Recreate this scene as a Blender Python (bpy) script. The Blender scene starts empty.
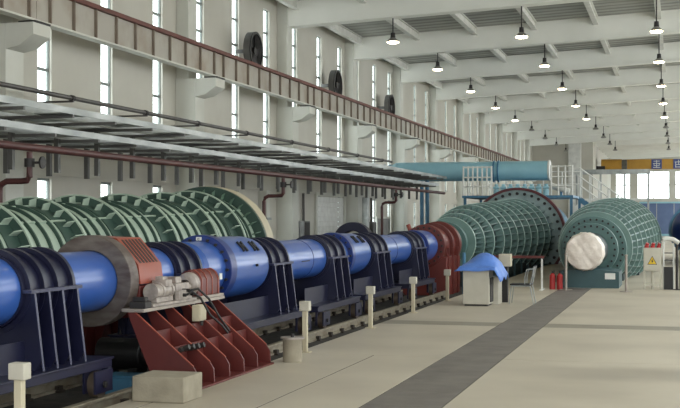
import bpy, math, random
from mathutils import Matrix, Vector
random.seed(7)
S = bpy.context.scene
COL = S.collection
PI = math.pi
# ------------------------------------------------------------------ camera
EYE = 1.93
cam_d = bpy.data.cameras.new('camera')
cam = bpy.data.objects.new('camera', cam_d)
COL.objects.link(cam)
cam_d.sensor_width = 36.0
cam_d.lens = 1200.0 / 680.0 * 36.0
cam_d.shift_y = 15.0 / 680.0
cam_d.clip_end = 400
cam.location = (0, 0, EYE)
cam.rotation_euler = (PI / 2, 0, math.atan(338.0 / 1200.0))
S.camera = cam
# ------------------------------------------------------------------ daylight: bright overcast sky through the windows
W = bpy.data.worlds.new('overcast_sky')
S.world = W
W.use_nodes = True
bg = W.node_tree.nodes['Background']
bg.inputs[0].default_value = (0.93, 0.97, 1.0, 1)
bg.inputs[1].default_value = 5.0
S.view_settings.view_transform = 'Standard'
S.view_settings.look = 'None'
S.view_settings.gamma = 1.0
S.view_settings.use_curve_mapping = False
S.view_settings.exposure = 0.12


def portal(name, loc, rot, sx, sy):
    d = bpy.data.lights.new(name, 'AREA')
    d.shape = 'RECTANGLE'
    d.size, d.size_y = sx, sy
    d.cycles.is_portal = True
    o = bpy.data.objects.new(name, d)
    COL.objects.link(o)
    o.location = loc
    o.rotation_euler = rot


# the window bands of the hall guide the sky light indoors (portals give no light of their own)
portal('daylight_portal_right', (12.4, 69, 5.5), (0, PI / 2, 0), 5.8, 163)
portal('daylight_portal_left', (-14.4, 70, 5.5), (0, -PI / 2, 0), 9.0, 96)
portal('daylight_portal_added_skylight', (6.5, 69, 10.6), (0, 0, 0), 5.0, 162)  # portal for the added, unseen skylight
portal('daylight_portal_rear', (-1, -12.4, 4.5), (PI / 2, 0, 0), 22, 7.0)

# ------------------------------------------------------------------ materials


def lin(c):
    c = c / 255.0
    return c / 12.92 if c <= 0.04045 else ((c + 0.055) / 1.055) ** 2.4


def rgb(t):
    return tuple(lin(v) for v in t) + (1.0,)


def paint(name, col, rough=0.5, metal=0.0, col2=None, scale=3.0, amt=0.5, bump=0.0, bscale=30.0, coat=0.0, lo=0.35, hi=0.7, stretch=None, world=False):
    m = bpy.data.materials.new(name)
    m.use_nodes = True
    nt = m.node_tree
    b = nt.nodes['Principled BSDF']
    b.inputs['Roughness'].default_value = rough
    b.inputs['Metallic'].default_value = metal
    if coat:
        b.inputs['Coat Weight'].default_value = coat
        b.inputs['Coat Roughness'].default_value = 0.15
    tc = nt.nodes.new('ShaderNodeTexCoord')
    src = tc.outputs['Object']
    if world:
        src = nt.nodes.new('ShaderNodeNewGeometry').outputs['Position']
    if stretch:
        mp = nt.nodes.new('ShaderNodeMapping')
        mp.inputs['Scale'].default_value = stretch
        nt.links.new(src, mp.inputs[0])
        src = mp.outputs[0]
    n = nt.nodes.new('ShaderNodeTexNoise')
    n.inputs['Scale'].default_value = scale
    n.inputs['Detail'].default_value = 5
    nt.links.new(src, n.inputs['Vector'])
    r = nt.nodes.new('ShaderNodeMapRange')
    r.inputs[1].default_value = lo
    r.inputs[2].default_value = hi
    r.inputs[3].default_value = 0
    r.inputs[4].default_value = amt
    nt.links.new(n.outputs[0], r.inputs[0])
    mx = nt.nodes.new('ShaderNodeMix')
    mx.data_type = 'RGBA'
    mx.inputs[6].default_value = rgb(col)
    mx.inputs[7].default_value = rgb(col2 or tuple(v * 0.82 for v in col))
    nt.links.new(r.outputs[0], mx.inputs[0])
    nt.links.new(mx.outputs[2], b.inputs['Base Color'])
    if bump:
        n2 = nt.nodes.new('ShaderNodeTexNoise')
        n2.inputs['Scale'].default_value = bscale
        n2.inputs['Detail'].default_value = 3
        nt.links.new(src, n2.inputs['Vector'])
        bp = nt.nodes.new('ShaderNodeBump')
        bp.inputs['Strength'].default_value = bump
        bp.inputs['Distance'].default_value = 0.02
        nt.links.new(n2.outputs[0], bp.inputs['Height'])
        nt.links.new(bp.outputs[0], b.inputs['Normal'])
    return m


def emit(name, col, strength):
    m = bpy.data.materials.new(name)
    m.use_nodes = True
    b = m.node_tree.nodes['Principled BSDF']
    b.inputs['Base Color'].default_value = rgb(col)
    b.inputs['Emission Color'].default_value = rgb(col)
    b.inputs['Emission Strength'].default_value = strength
    return m


def glass(name):
    m = bpy.data.materials.new(name)
    m.use_nodes = True
    nt = m.node_tree
    nt.nodes.remove(nt.nodes['Principled BSDF'])
    t = nt.nodes.new('ShaderNodeBsdfTransparent')
    t.inputs[0].default_value = (0.92, 0.95, 0.94, 1)
    g = nt.nodes.new('ShaderNodeBsdfGlossy')
    g.inputs['Roughness'].default_value = 0.05
    mx = nt.nodes.new('ShaderNodeMixShader')
    mx.inputs[0].default_value = 0.06
    nt.links.new(t.outputs[0], mx.inputs[1])
    nt.links.new(g.outputs[0], mx.inputs[2])
    nt.links.new(mx.outputs[0], nt.nodes['Material Output'].inputs[0])
    return m


M = {}
M['concrete'] = paint('concrete_floor', (190, 180, 162), 0.45, 0, (168, 158, 141), 0.5, 0.9, 0.05, 60, world=True)
M['concrete_dark'] = paint('concrete_floor_band', (142, 135, 120), 0.5, 0, (124, 117, 104), 1.5, 0.8)
M['plate'] = paint('trench_cover_steel', (120, 114, 108), 0.5, 0.15, (98, 92, 88), 2.5, 0.9, 0.1, 80, world=True)
M['joint'] = paint('joint_filler', (70, 66, 58), 0.95)
M['pit'] = paint('track_bed_soil', (66, 62, 56), 0.95, 0, (38, 36, 34), 6, 1.0, 0.5, 25)
M['rail'] = paint('rail_steel', (168, 160, 142), 0.45, 0.4, (120, 104, 84), 5, 0.8)
M['clip'] = paint('rail_clip_iron', (60, 52, 46), 0.7, 0.3)
M['wall'] = paint('wall_paint', (200, 197, 186), 0.8, 0, (188, 184, 172), 0.6, 0.8, 0.05, 20)
M['column'] = paint('column_paint', (208, 208, 199), 0.75, 0, (196, 195, 184), 0.9, 0.8)
M['beam'] = paint('beam_paint', (242, 242, 234), 0.7, 0, (234, 234, 225), 0.8, 0.8)
M['purlin'] = paint('purlin_paint', (226, 226, 218), 0.6)
M['deck'] = paint('roof_deck_metal', (168, 168, 161), 0.36, 0.35, (140, 140, 134), 1.2, 0.8, stretch=(0.4, 2, 1))
M['girder'] = paint('girder_paint', (174, 169, 158), 0.65, 0, (140, 122, 102), 1.1, 0.9, 0.1, 20, lo=0.45, hi=0.8)
M['girder_rib'] = paint('girder_rib_paint', (132, 121, 108), 0.65, 0, (108, 92, 78), 2, 0.9)
M['girder_rail'] = paint('girder_rail_rust', (112, 62, 52), 0.6, 0.1, (84, 44, 38), 3, 0.8)
M['frame'] = paint('window_frame_grey', (130, 136, 132), 0.5, 0.2)
M['glass'] = glass('window_glass')
M['blue'] = paint('blue_gloss_paint', (52, 92, 168), 0.3, 0, (46, 82, 154), 2, 0.6, coat=0.3)
M['blue_dark'] = paint('blue_flange_paint', (30, 54, 120), 0.35, 0, (26, 46, 104), 3, 0.6)
M['navy'] = paint('navy_paint', (21, 23, 52), 0.42, 0, (16, 17, 40), 2.5, 0.7)
M['navy_edge'] = paint('navy_edge_paint', (58, 60, 86), 0.4)
M['black'] = paint('black_rubber', (26, 25, 26), 0.5)
M['dark'] = paint('dark_iron', (52, 49, 48), 0.55, 0.3, (36, 34, 34), 6, 0.7)
M['wheel'] = paint('wheel_steel', (120, 106, 92), 0.45, 0.5, (78, 66, 56), 5, 0.8)
M['red'] = paint('red_oxide_paint', (98, 37, 32), 0.5, 0, (80, 30, 28), 2.5, 0.8)
M['red_light'] = paint('red_shroud_paint', (150, 72, 54), 0.45, 0, (134, 62, 46), 3, 0.7)
M['disc'] = paint('weathered_steel_disc', (112, 104, 98), 0.5, 0.25, (78, 64, 60), 4, 1.0, stretch=(1, 1, 3))
M['grey_metal'] = paint('grey_hydraulics', (178, 168, 160), 0.42, 0.15, (132, 122, 116), 9, 0.9)
M['steel_plate'] = paint('pale_steel_plate', (176, 166, 156), 0.4, 0.4, (146, 136, 128), 5, 0.8)
M['block'] = paint('concrete_block', (158, 149, 130), 0.85, 0, (134, 126, 109), 5, 0.9, 0.25, 40)
M['cream'] = paint('cream_paint', (196, 186, 160), 0.55, 0, (182, 171, 146), 3, 0.7)
M['ivory'] = paint('ivory_box', (192, 187, 172), 0.5, 0, (178, 172, 157), 5, 0.6)
M['lgreen'] = paint('pale_green_paint', (176, 192, 174), 0.45, 0, (160, 178, 160), 2, 0.8)
M['mgreen'] = paint('mid_green_paint', (98, 124, 106), 0.5, 0, (84, 110, 94), 3, 0.8)
M['dgreen'] = paint('dark_green_paint', (58, 82, 72), 0.5, 0, (46, 68, 60), 3, 0.8)
M['teal'] = paint('teal_green_paint', (86, 118, 114), 0.42, 0, (74, 104, 102), 2.5, 0.8)
M['teal_dark'] = paint('dark_teal_paint', (58, 88, 92), 0.5, 0, (48, 76, 80), 2.5, 0.8)
M['stringer'] = paint('stringer_paint', (82, 110, 107), 0.5, 0, (70, 97, 94), 2.5, 0.8)
M['teal_shaded'] = paint('teal_shaded_paint', (34, 54, 56), 0.5, 0, (28, 46, 48), 2.5, 0.8)  # teal darkened: shade of the rib pockets is put into the colour
M['teal_rib'] = paint('rib_edge_paint', (112, 142, 136), 0.42, 0, (100, 130, 124), 3, 0.8)
M['flange_face'] = paint('flange_face_steel', (150, 168, 168), 0.4, 0.2, (120, 140, 140), 3, 0.8)
M['dark_red'] = paint('dark_red_paint', (108, 42, 34), 0.45, 0, (88, 34, 29), 3, 0.8)
M['ring_cap'] = paint('ring_edge_paint', (186, 208, 200), 0.4, 0, (150, 178, 168), 3, 0.8)
M['maroon'] = paint('maroon_rim', (100, 48, 52), 0.5, 0, (82, 40, 44), 3, 0.8)
M['sky_pipe'] = paint('pale_blue_pipe_paint', (150, 196, 210), 0.32, 0, (136, 182, 198), 1.5, 0.7)
M['haze_blue'] = paint('hazy_blue_panel', (98, 118, 156), 0.5, 0, (86, 104, 142), 1, 0.8)  # blue greyed so the colour carries the haze of the far end
M['sky_dark'] = paint('mid_blue_steel', (74, 128, 160), 0.4, 0, (60, 110, 142), 3, 0.7)
M['zinc'] = paint('galvanised_steel', (186, 189, 186), 0.45, 0.2, (136, 140, 138), 2, 1.0, stretch=(1, 0.5, 1))
M['zinc_dark'] = paint('tray_support_steel', (104, 103, 100), 0.5, 0.2, (82, 81, 79), 4, 0.8)
M['pipe_red'] = paint('fire_pipe_maroon', (82, 42, 40), 0.5, 0, (64, 36, 34), 4, 0.7)
M['pipe_dark'] = paint('dark_conduit', (84, 80, 76), 0.45, 0.3, (66, 62, 60), 4, 0.7)
M['white'] = paint('white_enamel', (226, 226, 220), 0.4)
M['tarp'] = paint('blue_tarpaulin', (92, 136, 214), 0.5, 0, (74, 116, 198), 7, 0.8, 0.4, 18)
M['sheet'] = paint('white_plastic_sheet', (236, 226, 216), 0.45, 0, (212, 198, 186), 4, 0.9, 0.9, 9)
M['yellow'] = paint('crane_yellow', (186, 142, 56), 0.5, 0, (168, 124, 46), 1.5, 0.8)
M['sign_blue'] = paint('sign_blue', (70, 84, 140), 0.5)
M['warn'] = paint('warning_yellow', (224, 186, 40), 0.5)
M['ext_red'] = paint('extinguisher_red', (176, 40, 40), 0.35)
M['lamp_off'] = paint('unlit_lamp_glass', (170, 170, 164), 0.3)
M['lamp_on'] = emit('lit_lamp_glass', (255, 236, 196), 30.0)
M['shade'] = paint('lamp_shade_grey', (150, 148, 142), 0.4, 0.4)

# a darker band with soft, uneven edges that crosses the right-hand slabs
nt_ = M['concrete'].node_tree
geo_ = nt_.nodes.new('ShaderNodeNewGeometry')
sep_ = nt_.nodes.new('ShaderNodeSeparateXYZ')
nt_.links.new(geo_.outputs['Position'], sep_.inputs[0])
nz_ = nt_.nodes.new('ShaderNodeTexNoise')
nz_.inputs['Scale'].default_value = 0.9
nt_.links.new(geo_.outputs['Position'], nz_.inputs['Vector'])


def mth(op, a, b):
    m_ = nt_.nodes.new('ShaderNodeMath')
    m_.operation = op
    for k_, q_ in enumerate((a, b)):
        if isinstance(q_, (int, float)):
            m_.inputs[k_].default_value = q_
        else:
            nt_.links.new(q_, m_.inputs[k_])
    return m_.outputs[0]


def mrange(src, a, b, c, d):
    r_ = nt_.nodes.new('ShaderNodeMapRange')
    r_.interpolation_type = 'SMOOTHSTEP'
    for k_, q_ in enumerate((a, b, c, d)):
        r_.inputs[k_ + 1].default_value = q_
    nt_.links.new(src, r_.inputs[0])
    return r_.outputs[0]


yy_ = mth('ADD', sep_.outputs[1], mth('MULTIPLY', nz_.outputs[0], 0.8))
d_ = mth('ABSOLUTE', mth('SUBTRACT', yy_, 15.75), 0)
band_ = mth('MULTIPLY', mrange(d_, 0.15, 0.95, 1, 0), mrange(sep_.outputs[0], -2.6, -0.8, 0, 0.45))
mixs_ = nt_.nodes.new('ShaderNodeMix')
mixs_.data_type = 'RGBA'
bs_ = nt_.nodes['Principled BSDF']
old_ = bs_.inputs['Base Color'].links[0].from_socket
nt_.links.new(old_, mixs_.inputs[6])
mixs_.inputs[7].default_value = rgb((120, 111, 99))
nt_.links.new(band_, mixs_.inputs[0])
nt_.links.new(mixs_.outputs[2], bs_.inputs['Base Color'])

# ------------------------------------------------------------------ mesh helpers


class MB:
    def __init__(s):
        s.v = []
        s.f = []

    def add(s, v, f):
        o = len(s.v)
        s.v += [tuple(p) for p in v]
        s.f += [tuple(i + o for i in q) for q in f]
        return s

    def box(s, x0, x1, y0, y1, z0, z1):
        v = [(x, y, z) for z in (z0, z1) for y in (y0, y1) for x in (x0, x1)]
        return s.add(v, [(0, 2, 3, 1), (4, 5, 7, 6), (0, 1, 5, 4), (2, 6, 7, 3), (0, 4, 6, 2), (1, 3, 7, 5)])

    def cyl(s, p0, p1, r0, r1=None, n=16, caps=True):
        r1 = r0 if r1 is None else r1
        p0, p1 = Vector(p0), Vector(p1)
        d = (p1 - p0).normalized()
        a = d.orthogonal().normalized()
        b = d.cross(a)
        v = []
        for p, r in ((p0, r0), (p1, r1)):
            for i in range(n):
                t = 2 * PI * i / n
                v.append(p + a * (r * math.cos(t)) + b * (r * math.sin(t)))
        f = [(i, (i + 1) % n, n + (i + 1) % n, n + i) for i in range(n)]
        if caps:
            f += [tuple(range(n - 1, -1, -1)), tuple(range(n, 2 * n))]
        return s.add(v, f)

    def path(s, pts, r, n=8):
        pts = [Vector(p) for p in pts]
        rings = []
        up = Vector((0.31, 0.17, 0.93)).normalized()
        for i, p in enumerate(pts):
            d = (pts[min(i + 1, len(pts) - 1)] - pts[max(i - 1, 0)]).normalized()
            a = d.cross(up).normalized()
            b = d.cross(a)
            k = 1.0
            if 0 < i < len(pts) - 1:
                c = (pts[i] - pts[i - 1]).normalized().dot((pts[i + 1] - pts[i]).normalized())
                k = min(1.45, 1 / max(0.6, math.sqrt((1 + c) / 2)))
            rings.append([p + (a * math.cos(2 * PI * j / n) + b * math.sin(2 * PI * j / n)) * r * (k if k < 1.2 else 1.15) for j in range(n)])
        v = [q for R in rings for q in R]
        f = []
        for i in range(len(pts) - 1):
            f += [(i * n + j, i * n + (j + 1) % n, (i + 1) * n + (j + 1) % n, (i + 1) * n + j) for j in range(n)]
        f += [tuple(range(n - 1, -1, -1)), tuple(range((len(pts) - 1) * n, len(pts) * n))]
        return s.add(v, f)

    def lathe(s, cx, cz, prof, n=40, a0=0.0, a1=2 * PI, closed_prof=False):
        """surface of revolution about the Y axis through (cx, cz); prof is [(y, r)...]"""
        full = abs(a1 - a0 - 2 * PI) < 1e-6
        m = n if full else n + 1
        v = []
        for y, r in prof:
            for i in range(m):
                t = a0 + (a1 - a0) * i / n
                v.append((cx + r * math.cos(t), y, cz + r * math.sin(t)))
        f = []
        K = len(prof)
        for k in range(K if closed_prof else K - 1):
            k2 = (k + 1) % K
            for i in range(n):
                j = (i + 1) % m
                f.append((k * m + i, k2 * m + i, k2 * m + j, k * m + j))
        if not full and closed_prof:
            f.append(tuple(k * m for k in range(K)))
            f.append(tuple(k * m + n for k in range(K - 1, -1, -1)))
        return s.add(v, f)

    def ring(s, cx, cz, y0, y1, ri, ro, n=40, a0=0.0, a1=2 * PI):
        return s.lathe(cx, cz, [(y0, ri), (y0, ro), (y1, ro), (y1, ri)], n, a0, a1, True)

    def prism(s, poly, y0, y1, plane='xz'):
        k = len(poly)
        if plane == 'xz':
            v = [(p[0], y, p[1]) for y in (y0, y1) for p in poly]
        elif plane == 'yz':
            v = [(y, p[0], p[1]) for y in (y0, y1) for p in poly]
        else:
            v = [(p[0], p[1], y) for y in (y0, y1) for p in poly]
        f = [tuple(range(k)), tuple(range(2 * k - 1, k - 1, -1))]
        f += [(i, k + i, k + (i + 1) % k, (i + 1) % k) for i in range(k)]
        return s.add(v, f)


def mesh_from(mb, name, smooth=True):
    me = bpy.data.meshes.new(name)
    me.from_pydata([tuple(v) for v in mb.v], [], mb.f)
    import bmesh
    bm = bmesh.new()
    bm.from_mesh(me)
    bmesh.ops.recalc_face_normals(bm, faces=bm.faces)
    bm.to_mesh(me)
    bm.free()
    if smooth:
        for p in me.polygons:
            p.use_smooth = True
        me.set_sharp_from_angle(angle=math.radians(35))
    return me


def link(name, me, parent=None):
    o = bpy.data.objects.new(name, me)
    COL.objects.link(o)
    if parent is not None:
        o.parent = parent
        w = parent.location.copy()
        p = parent.parent
        if p is not None:
            w = w  # sub-parts: parents are un-moved meshes in world coordinates
        o.matrix_parent_inverse = world_of(parent).inverted()
    return o


def world_of(o):
    m = Matrix.Translation(o.location) @ o.rotation_euler.to_matrix().to_4x4()
    if o.parent is not None:
        return world_of(o.parent) @ o.matrix_parent_inverse @ m
    return m


def obj(name, mb, mat, parent=None, bevel=0.0, smooth=True):
    """one mesh object, given in world coordinates"""
    me = mesh_from(mb, name, smooth)
    me.materials.append(M[mat] if isinstance(mat, str) else mat)
    o = link(name, me, parent)
    if bevel:
        b = o.modifiers.new('bevel', 'BEVEL')
        b.width = bevel
        b.segments = 2
        b.limit_method = 'ANGLE'
    return o


def tag(o, label=None, cat=None, group=None, kind=None):
    if label:
        o['label'] = label
    if cat:
        o['category'] = cat
    if group:
        o['group'] = group
    if kind:
        o['kind'] = kind
    return o


def thing(name, loc, label, cat, group=None, kind=None):
    o = bpy.data.objects.new(name, None)
    COL.objects.link(o)
    o.empty_display_size = 0.2
    o.location = loc
    return tag(o, label, cat, group, kind)


def dup(root, delta, label=None):
    def rec(o, parent):
        c = o.copy()
        COL.objects.link(c)
        if parent is not None:
            c.parent = parent
            c.matrix_parent_inverse = o.matrix_parent_inverse.copy()
        for ch in [q for q in KIDS.get(o.name, [])]:
            rec(ch, c)
        return c
    KIDS = {}
    stack = [root]
    while stack:
        q = stack.pop()
        KIDS[q.name] = list(q.children)
        stack += list(q.children)
    r = rec(root, None)
    r.location = Vector(root.location) + Vector(delta)
    if label:
        r['label'] = label
    return r


ORD = ['first', 'second', 'third', 'fourth', 'fifth', 'sixth', 'seventh', 'eighth', 'ninth', 'tenth', 'eleventh', 'twelfth',
       'thirteenth', 'fourteenth', 'fifteenth', 'sixteenth', 'seventeenth', 'eighteenth', 'nineteenth', 'twentieth']
for t in ['twenty', 'thirty']:
    ORD += [t + '-' + q for q in ORD[:9]] + [{'twenty': 'thirtieth', 'thirty': 'fortieth'}[t]]

# ------------------------------------------------------------------ setting: floor, track bed
WX, CFX, CUX = -13.7, -13.1, -13.32      # inner wall face, lower and upper column faces
AX, AZ = -6.65, 1.20                     # axis of the blue tube
FE = -5.33                               # edge of the concrete floor beside the track

fl = obj('floor', MB().box(FE, 12.0, -12, 150, -0.4, -0.004).box(-5.65, FE, -12, 12.55, -0.4, -0.004).box(WX, -8.2, -12, 150, -0.4, 0.0), 'joint')
tag(fl, 'pale concrete hall floor in slabs beside the rail track', 'floor', kind='structure')
slab_lib = {}


def slab(x0, x1, y0, y1, mat='concrete', name='floor_slab', g=0.011):
    key = (round(x1 - x0, 3), round(y1 - y0, 3), mat, g)
    if key not in slab_lib:
        me = mesh_from(MB().box(g, x1 - x0 - g, g, y1 - y0 - g, -0.05, 0.0), name, False)
        me.materials.append(M[mat])
        slab_lib[key] = me
    o = bpy.data.objects.new(name, slab_lib[key])
    COL.objects.link(o)
    o.parent = fl
    o.location = (x0, y0, 0)
    return o


ys_l = [-12, -6, 0, 5.5, 11.0, 16.5, 21.57]
ys_l2 = [22.35, 28, 34, 40, 46, 52, 60, 70, 80, 95, 110, 130, 150]
for seq in (ys_l, ys_l2):
    for a, b in zip(seq, seq[1:]):
        if a >= 16:
            slab(FE, -3.14, a, b)
        else:
            slab(FE if a >= 11 else -5.65, -4.15, a, b)
            slab(-4.15, -3.14, a, b)
        for xa, xb in ((-2.33, 1.5), (1.5, 5.0), (5.0, 8.5), (8.5, 12.0)):
            slab(xa, xb, a, b)
slab(-5.65, FE, 11.0, 12.5)
for xa, xb in ((FE, -3.14), (-2.33, 1.5), (1.5, 5.0), (5.0, 8.5), (8.5, 12.0)):
    slab(xa, xb, 21.57, 22.35, 'concrete_dark', 'floor_band')
y = -11.9
while y < 33.3:
    slab(-3.14, -2.33, y, y + 1.0, 'plate', 'trench_cover', 0.005)
    y += 1.0
for a, b in zip([y] + [40, 46, 52, 60, 70, 80, 95, 110, 130], [40, 46, 52, 60, 70, 80, 95, 110, 130, 150]):
    slab(-3.14, -2.33, a, b)

bed = obj('track_bed', MB().box(-8.2, FE, -12, 150, -0.5, -0.16), 'pit')
tag(bed, 'dark sunken bed under the rail track and blue tube', 'track bed', kind='structure')
rail_names = {-6.04: 'steel track rail nearer the concrete walkway', -7.27: 'steel track rail farther from the walkway, behind the cart wheels'}
clip_me = mesh_from(MB().box(-0.14, 0.14, -0.07, 0.07, -0.16, -0.13).box(-0.12, -0.06, -0.05, 0.05, -0.13, -0.08).box(0.06, 0.12, -0.05, 0.05, -0.13, -0.08), 'rail_clip', False)
clip_me.materials.append(M['clip'])
for rx, lb in rail_names.items():
    t = thing('track_rail', (rx, 10, -0.16), lb, 'rail')
    obj('rail_foot', MB().box(rx - 0.08, rx + 0.08, 2, 32.0, -0.155, -0.125), 'rail', t)
    obj('rail_web', MB().box(rx - 0.02, rx + 0.02, 2, 32.0, -0.125, -0.045), 'rail', t)
    obj('rail_head', MB().box(rx - 0.045, rx + 0.045, 2, 32.0, -0.045, -0.005), 'rail', t, 0.008)
    y = 7.0
    while y < 32:
        c = link('rail_clip', clip_me, t)
        c.matrix_parent_inverse = Matrix()
        c.location = (0, y - 10, 0.16)
        y += 0.75

# ------------------------------------------------------------------ setting: left wall with tall window strips, columns, girders
frames = [3.9, 12.9, 21.9, 31.8] + [40.7 + 9.0 * k for k in range(0, 9)]
Y_END = 118.0
win_y = []
for a in frames[2:]:
    for q in ((2.25, 5.3, 8.35) if a == 21.9 else (1.45, 4.45, 7.45) if a < 35 else (1.7, 4.9, 7.9)):
        if a + q < Y_END - 1:
            win_y.append(a + q)
WW = 0.31                                 # half width of a window
Z0, Z1, Z2, Z3 = 1.1, 2.85, 3.6, 9.17
wl = MB()
TH = 0.14
edges = [-12.0]
for q in win_y:
    edges += [q - WW, q + WW]
edges.append(Y_END)
for i in range(0, len(edges), 2):
    wl.box(WX - TH, WX, edges[i], edges[i + 1], 0, 10.9)
for q in win_y:
    for za, zb in ((0, Z0), (Z1, Z2), (Z3, 10.9)):
        wl.box(WX - TH, WX, q - WW, q + WW, za, zb)
tag(obj('wall_left', wl, 'wall', smooth=False), 'long pale left wall pierced by narrow tall window strips', 'wall', kind='structure')
tag(obj('trim_1', MB().box(WX, WX + 0.05, -12, Y_END, 2.92, 3.12), 'wall'), 'thin plaster ledge along the left wall above the low windows', 'trim', kind='structure')

GX = WX - 0.09
bars = [3.6, 5.3, 6.5, 7.55, 8.37, 9.17]
wmb = MB()
for s_ in (-1, 1):
    wmb.box(GX - 0.03, GX + 0.03, s_ * WW - 0.03 * (s_ > 0) , s_ * WW + 0.03 * (s_ < 0), Z2, Z3)
for z in bars:
    wmb.box(GX - 0.03, GX + 0.03, -WW, WW, max(Z2, z - 0.035), min(Z3, z + 0.035))
w_frame = mesh_from(wmb, 'window_frame', False)
w_frame.materials.append(M['frame'])
lmb = MB()
for s_ in (-1, 1):
    lmb.box(GX - 0.03, GX + 0.03, s_ * WW - 0.03 * (s_ > 0), s_ * WW + 0.03 * (s_ < 0), Z0, Z1)
for za, zb in ((Z0, Z0 + 0.06), (1.95, 2.01), (Z1 - 0.06, Z1)):
    lmb.box(GX - 0.03, GX + 0.03, -WW, WW, za, zb)
l_frame = mesh_from(lmb, 'window_frame', False)
l_frame.materials.append(M['frame'])


def pane_mesh(za, zb):
    me = mesh_from(MB().box(GX - 0.006, GX + 0.006, -WW + 0.03, WW - 0.03, za, zb), 'pane', False)
    me.materials.append(M['glass'])
    return me


panes = [pane_mesh(a + 0.035, b - 0.035) for a, b in zip(bars, bars[1:])]
lpanes = [pane_mesh(Z0 + 0.06, 1.95), pane_mesh(2.01, Z1 - 0.06)]
wn = 0
for i, q in enumerate(win_y):
    for fr, ps, what in ((w_frame, panes, 'tall narrow wall window'), (l_frame, lpanes, 'low narrow wall window under the ledge')):
        if what.startswith('low') and q > 60:
            pass
        wn += 1
        t = thing('window_%d' % wn, (0, q, 0), '%s, %s from the camera' % (what, ORD[i]), 'window', kind='structure')
        for nm, me in [('window_frame', fr)] + [('pane', p) for p in ps]:
            o = bpy.data.objects.new(nm, me)
            COL.objects.link(o)
            o.parent = t

# columns with crane corbels
for i, y in enumerate(frames):
    if y < 20 or y > Y_END:
        continue
    k = i - 2
    t = thing('column_%d' % (k + 1), (CFX, y, 0), 'pale concrete wall column with crane bracket, %s from the camera' % ORD[k], 'column', kind='structure')
    obj('column_shaft', MB().box(WX, CFX, y - 0.35, y + 0.35, 0, 5.9).box(WX, CUX, y - 0.3, y + 0.3, 5.9, 9.9), 'column', t, 0.015)
    obj('corbel', MB().prism([(CFX, 5.9), (-12.48, 5.9), (-12.48, 5.66), (-12.8, 5.44), (CFX, 5.38)], y - 0.35, y + 0.35), 'column', t)
    obj('bearing_pad', MB().box(-12.85, -12.45, y - 0.3, y + 0.3, 5.9, 5.94), 'dark', t)

# crane girders, one for each bay
GXc = -12.62
stiff_me = mesh_from(MB().box(-0.08, 0.08, -0.02, 0.02, 5.98, 6.63), 'stiffener', False)
stiff_me.materials.append(M['girder_rib'])
for i, (a, b) in enumerate(zip([-1.0] + frames[1:], frames[1:] + [Y_END])):
    if b < 13:
        continue
    k = i - 1
    t = thing('crane_girder_%d' % (k + 1), (GXc, a, 5.94), 'weathered steel crane runway girder over bay %s from the camera' % ORD[k].replace('first', 'one, nearest'), 'girder', kind='structure')
    t['label'] = 'weathered steel crane runway girder along the left wall, %s bay from the camera' % ORD[k]
    g = 0.01
    obj('web', MB().box(GXc - 0.015, GXc + 0.015, a + g, b - g, 5.98, 6.63), 'girder', t)
    obj('bottom_flange', MB().box(GXc - 0.12, GXc + 0.12, a + g, b - g, 5.94, 5.98), 'column', t)
    obj('top_flange', MB().box(GXc - 0.13, GXc + 0.13, a + g, b - g, 6.63, 6.67), 'girder_rail', t)
    obj('crane_rail', MB().box(GXc - 0.04, GXc + 0.04, a + g, b - g, 6.67, 6.76), 'girder_rail', t)
    y = a + 0.5
    while y < b - 0.2:
        o = bpy.data.objects.new('stiffener', stiff_me)
        COL.objects.link(o)
        o.parent = t
        o.location = (0, y - a, -5.94)
        y += 1.02

# ------------------------------------------------------------------ setting: roof


def zb(x):
    """underside of the roof beams; ridge at x = 1"""
    return 8.97 + ((x if x < 1 else 2 - x) + 9.55) * 0.0455


BH = 0.85
for i, y in enumerate(frames):
    k = i
    mb = MB()
    mb.prism([(WX, zb(WX)), (1, zb(1)), (12, zb(12)), (12, zb(12) + BH), (1, zb(1) + BH), (WX, zb(WX) + BH)], y - 0.2, y + 0.2)
    t = tag(obj('roof_beam_%d' % (k + 1), mb, 'beam'), 'deep pale roof beam across the hall, %s along the roof' % ORD[k], 'beam', kind='structure')
    obj('soffit_flange', MB().prism([(WX, zb(WX) - 0.05), (1, zb(1) - 0.05), (12, zb(12) - 0.05), (12, zb(12)), (1, zb(1)), (WX, zb(WX))], y - 0.28, y + 0.28), 'beam', t)
y = frames[-1] + 9
k = len(frames)
while y < 150:
    t = tag(obj('roof_beam_%d' % (k + 1), MB().prism([(-7.9, zb(-7.9)), (1, zb(1)), (12, zb(12)), (12, zb(12) + BH), (1, zb(1) + BH), (-7.9, zb(-7.9) + BH)], y - 0.2, y + 0.2), 'beam'),
        'deep pale roof beam over the narrow far end, %s along the roof' % ORD[k], 'beam', kind='structure')
    y += 5.5
    k += 1
px = [-13.0 + 2.45 * j for j in range(11)]
for j, x in enumerate(px):
    if x > 11.5:
        continue
    z = zb(x) + BH
    tag(obj('roof_purlin_%d' % (j + 1), MB().box(x - 0.1, x + 0.1, -12, Y_END, z - 0.03, z).box(x - 0.015, x + 0.015, -12, Y_END, z - 0.3, z).box(x - 0.1, x + 0.1, -12, Y_END, z - 0.33, z - 0.3), 'purlin', smooth=False),
        'white longitudinal roof purlin, %s from the left wall' % ORD[j], 'purlin', kind='structure')
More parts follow.
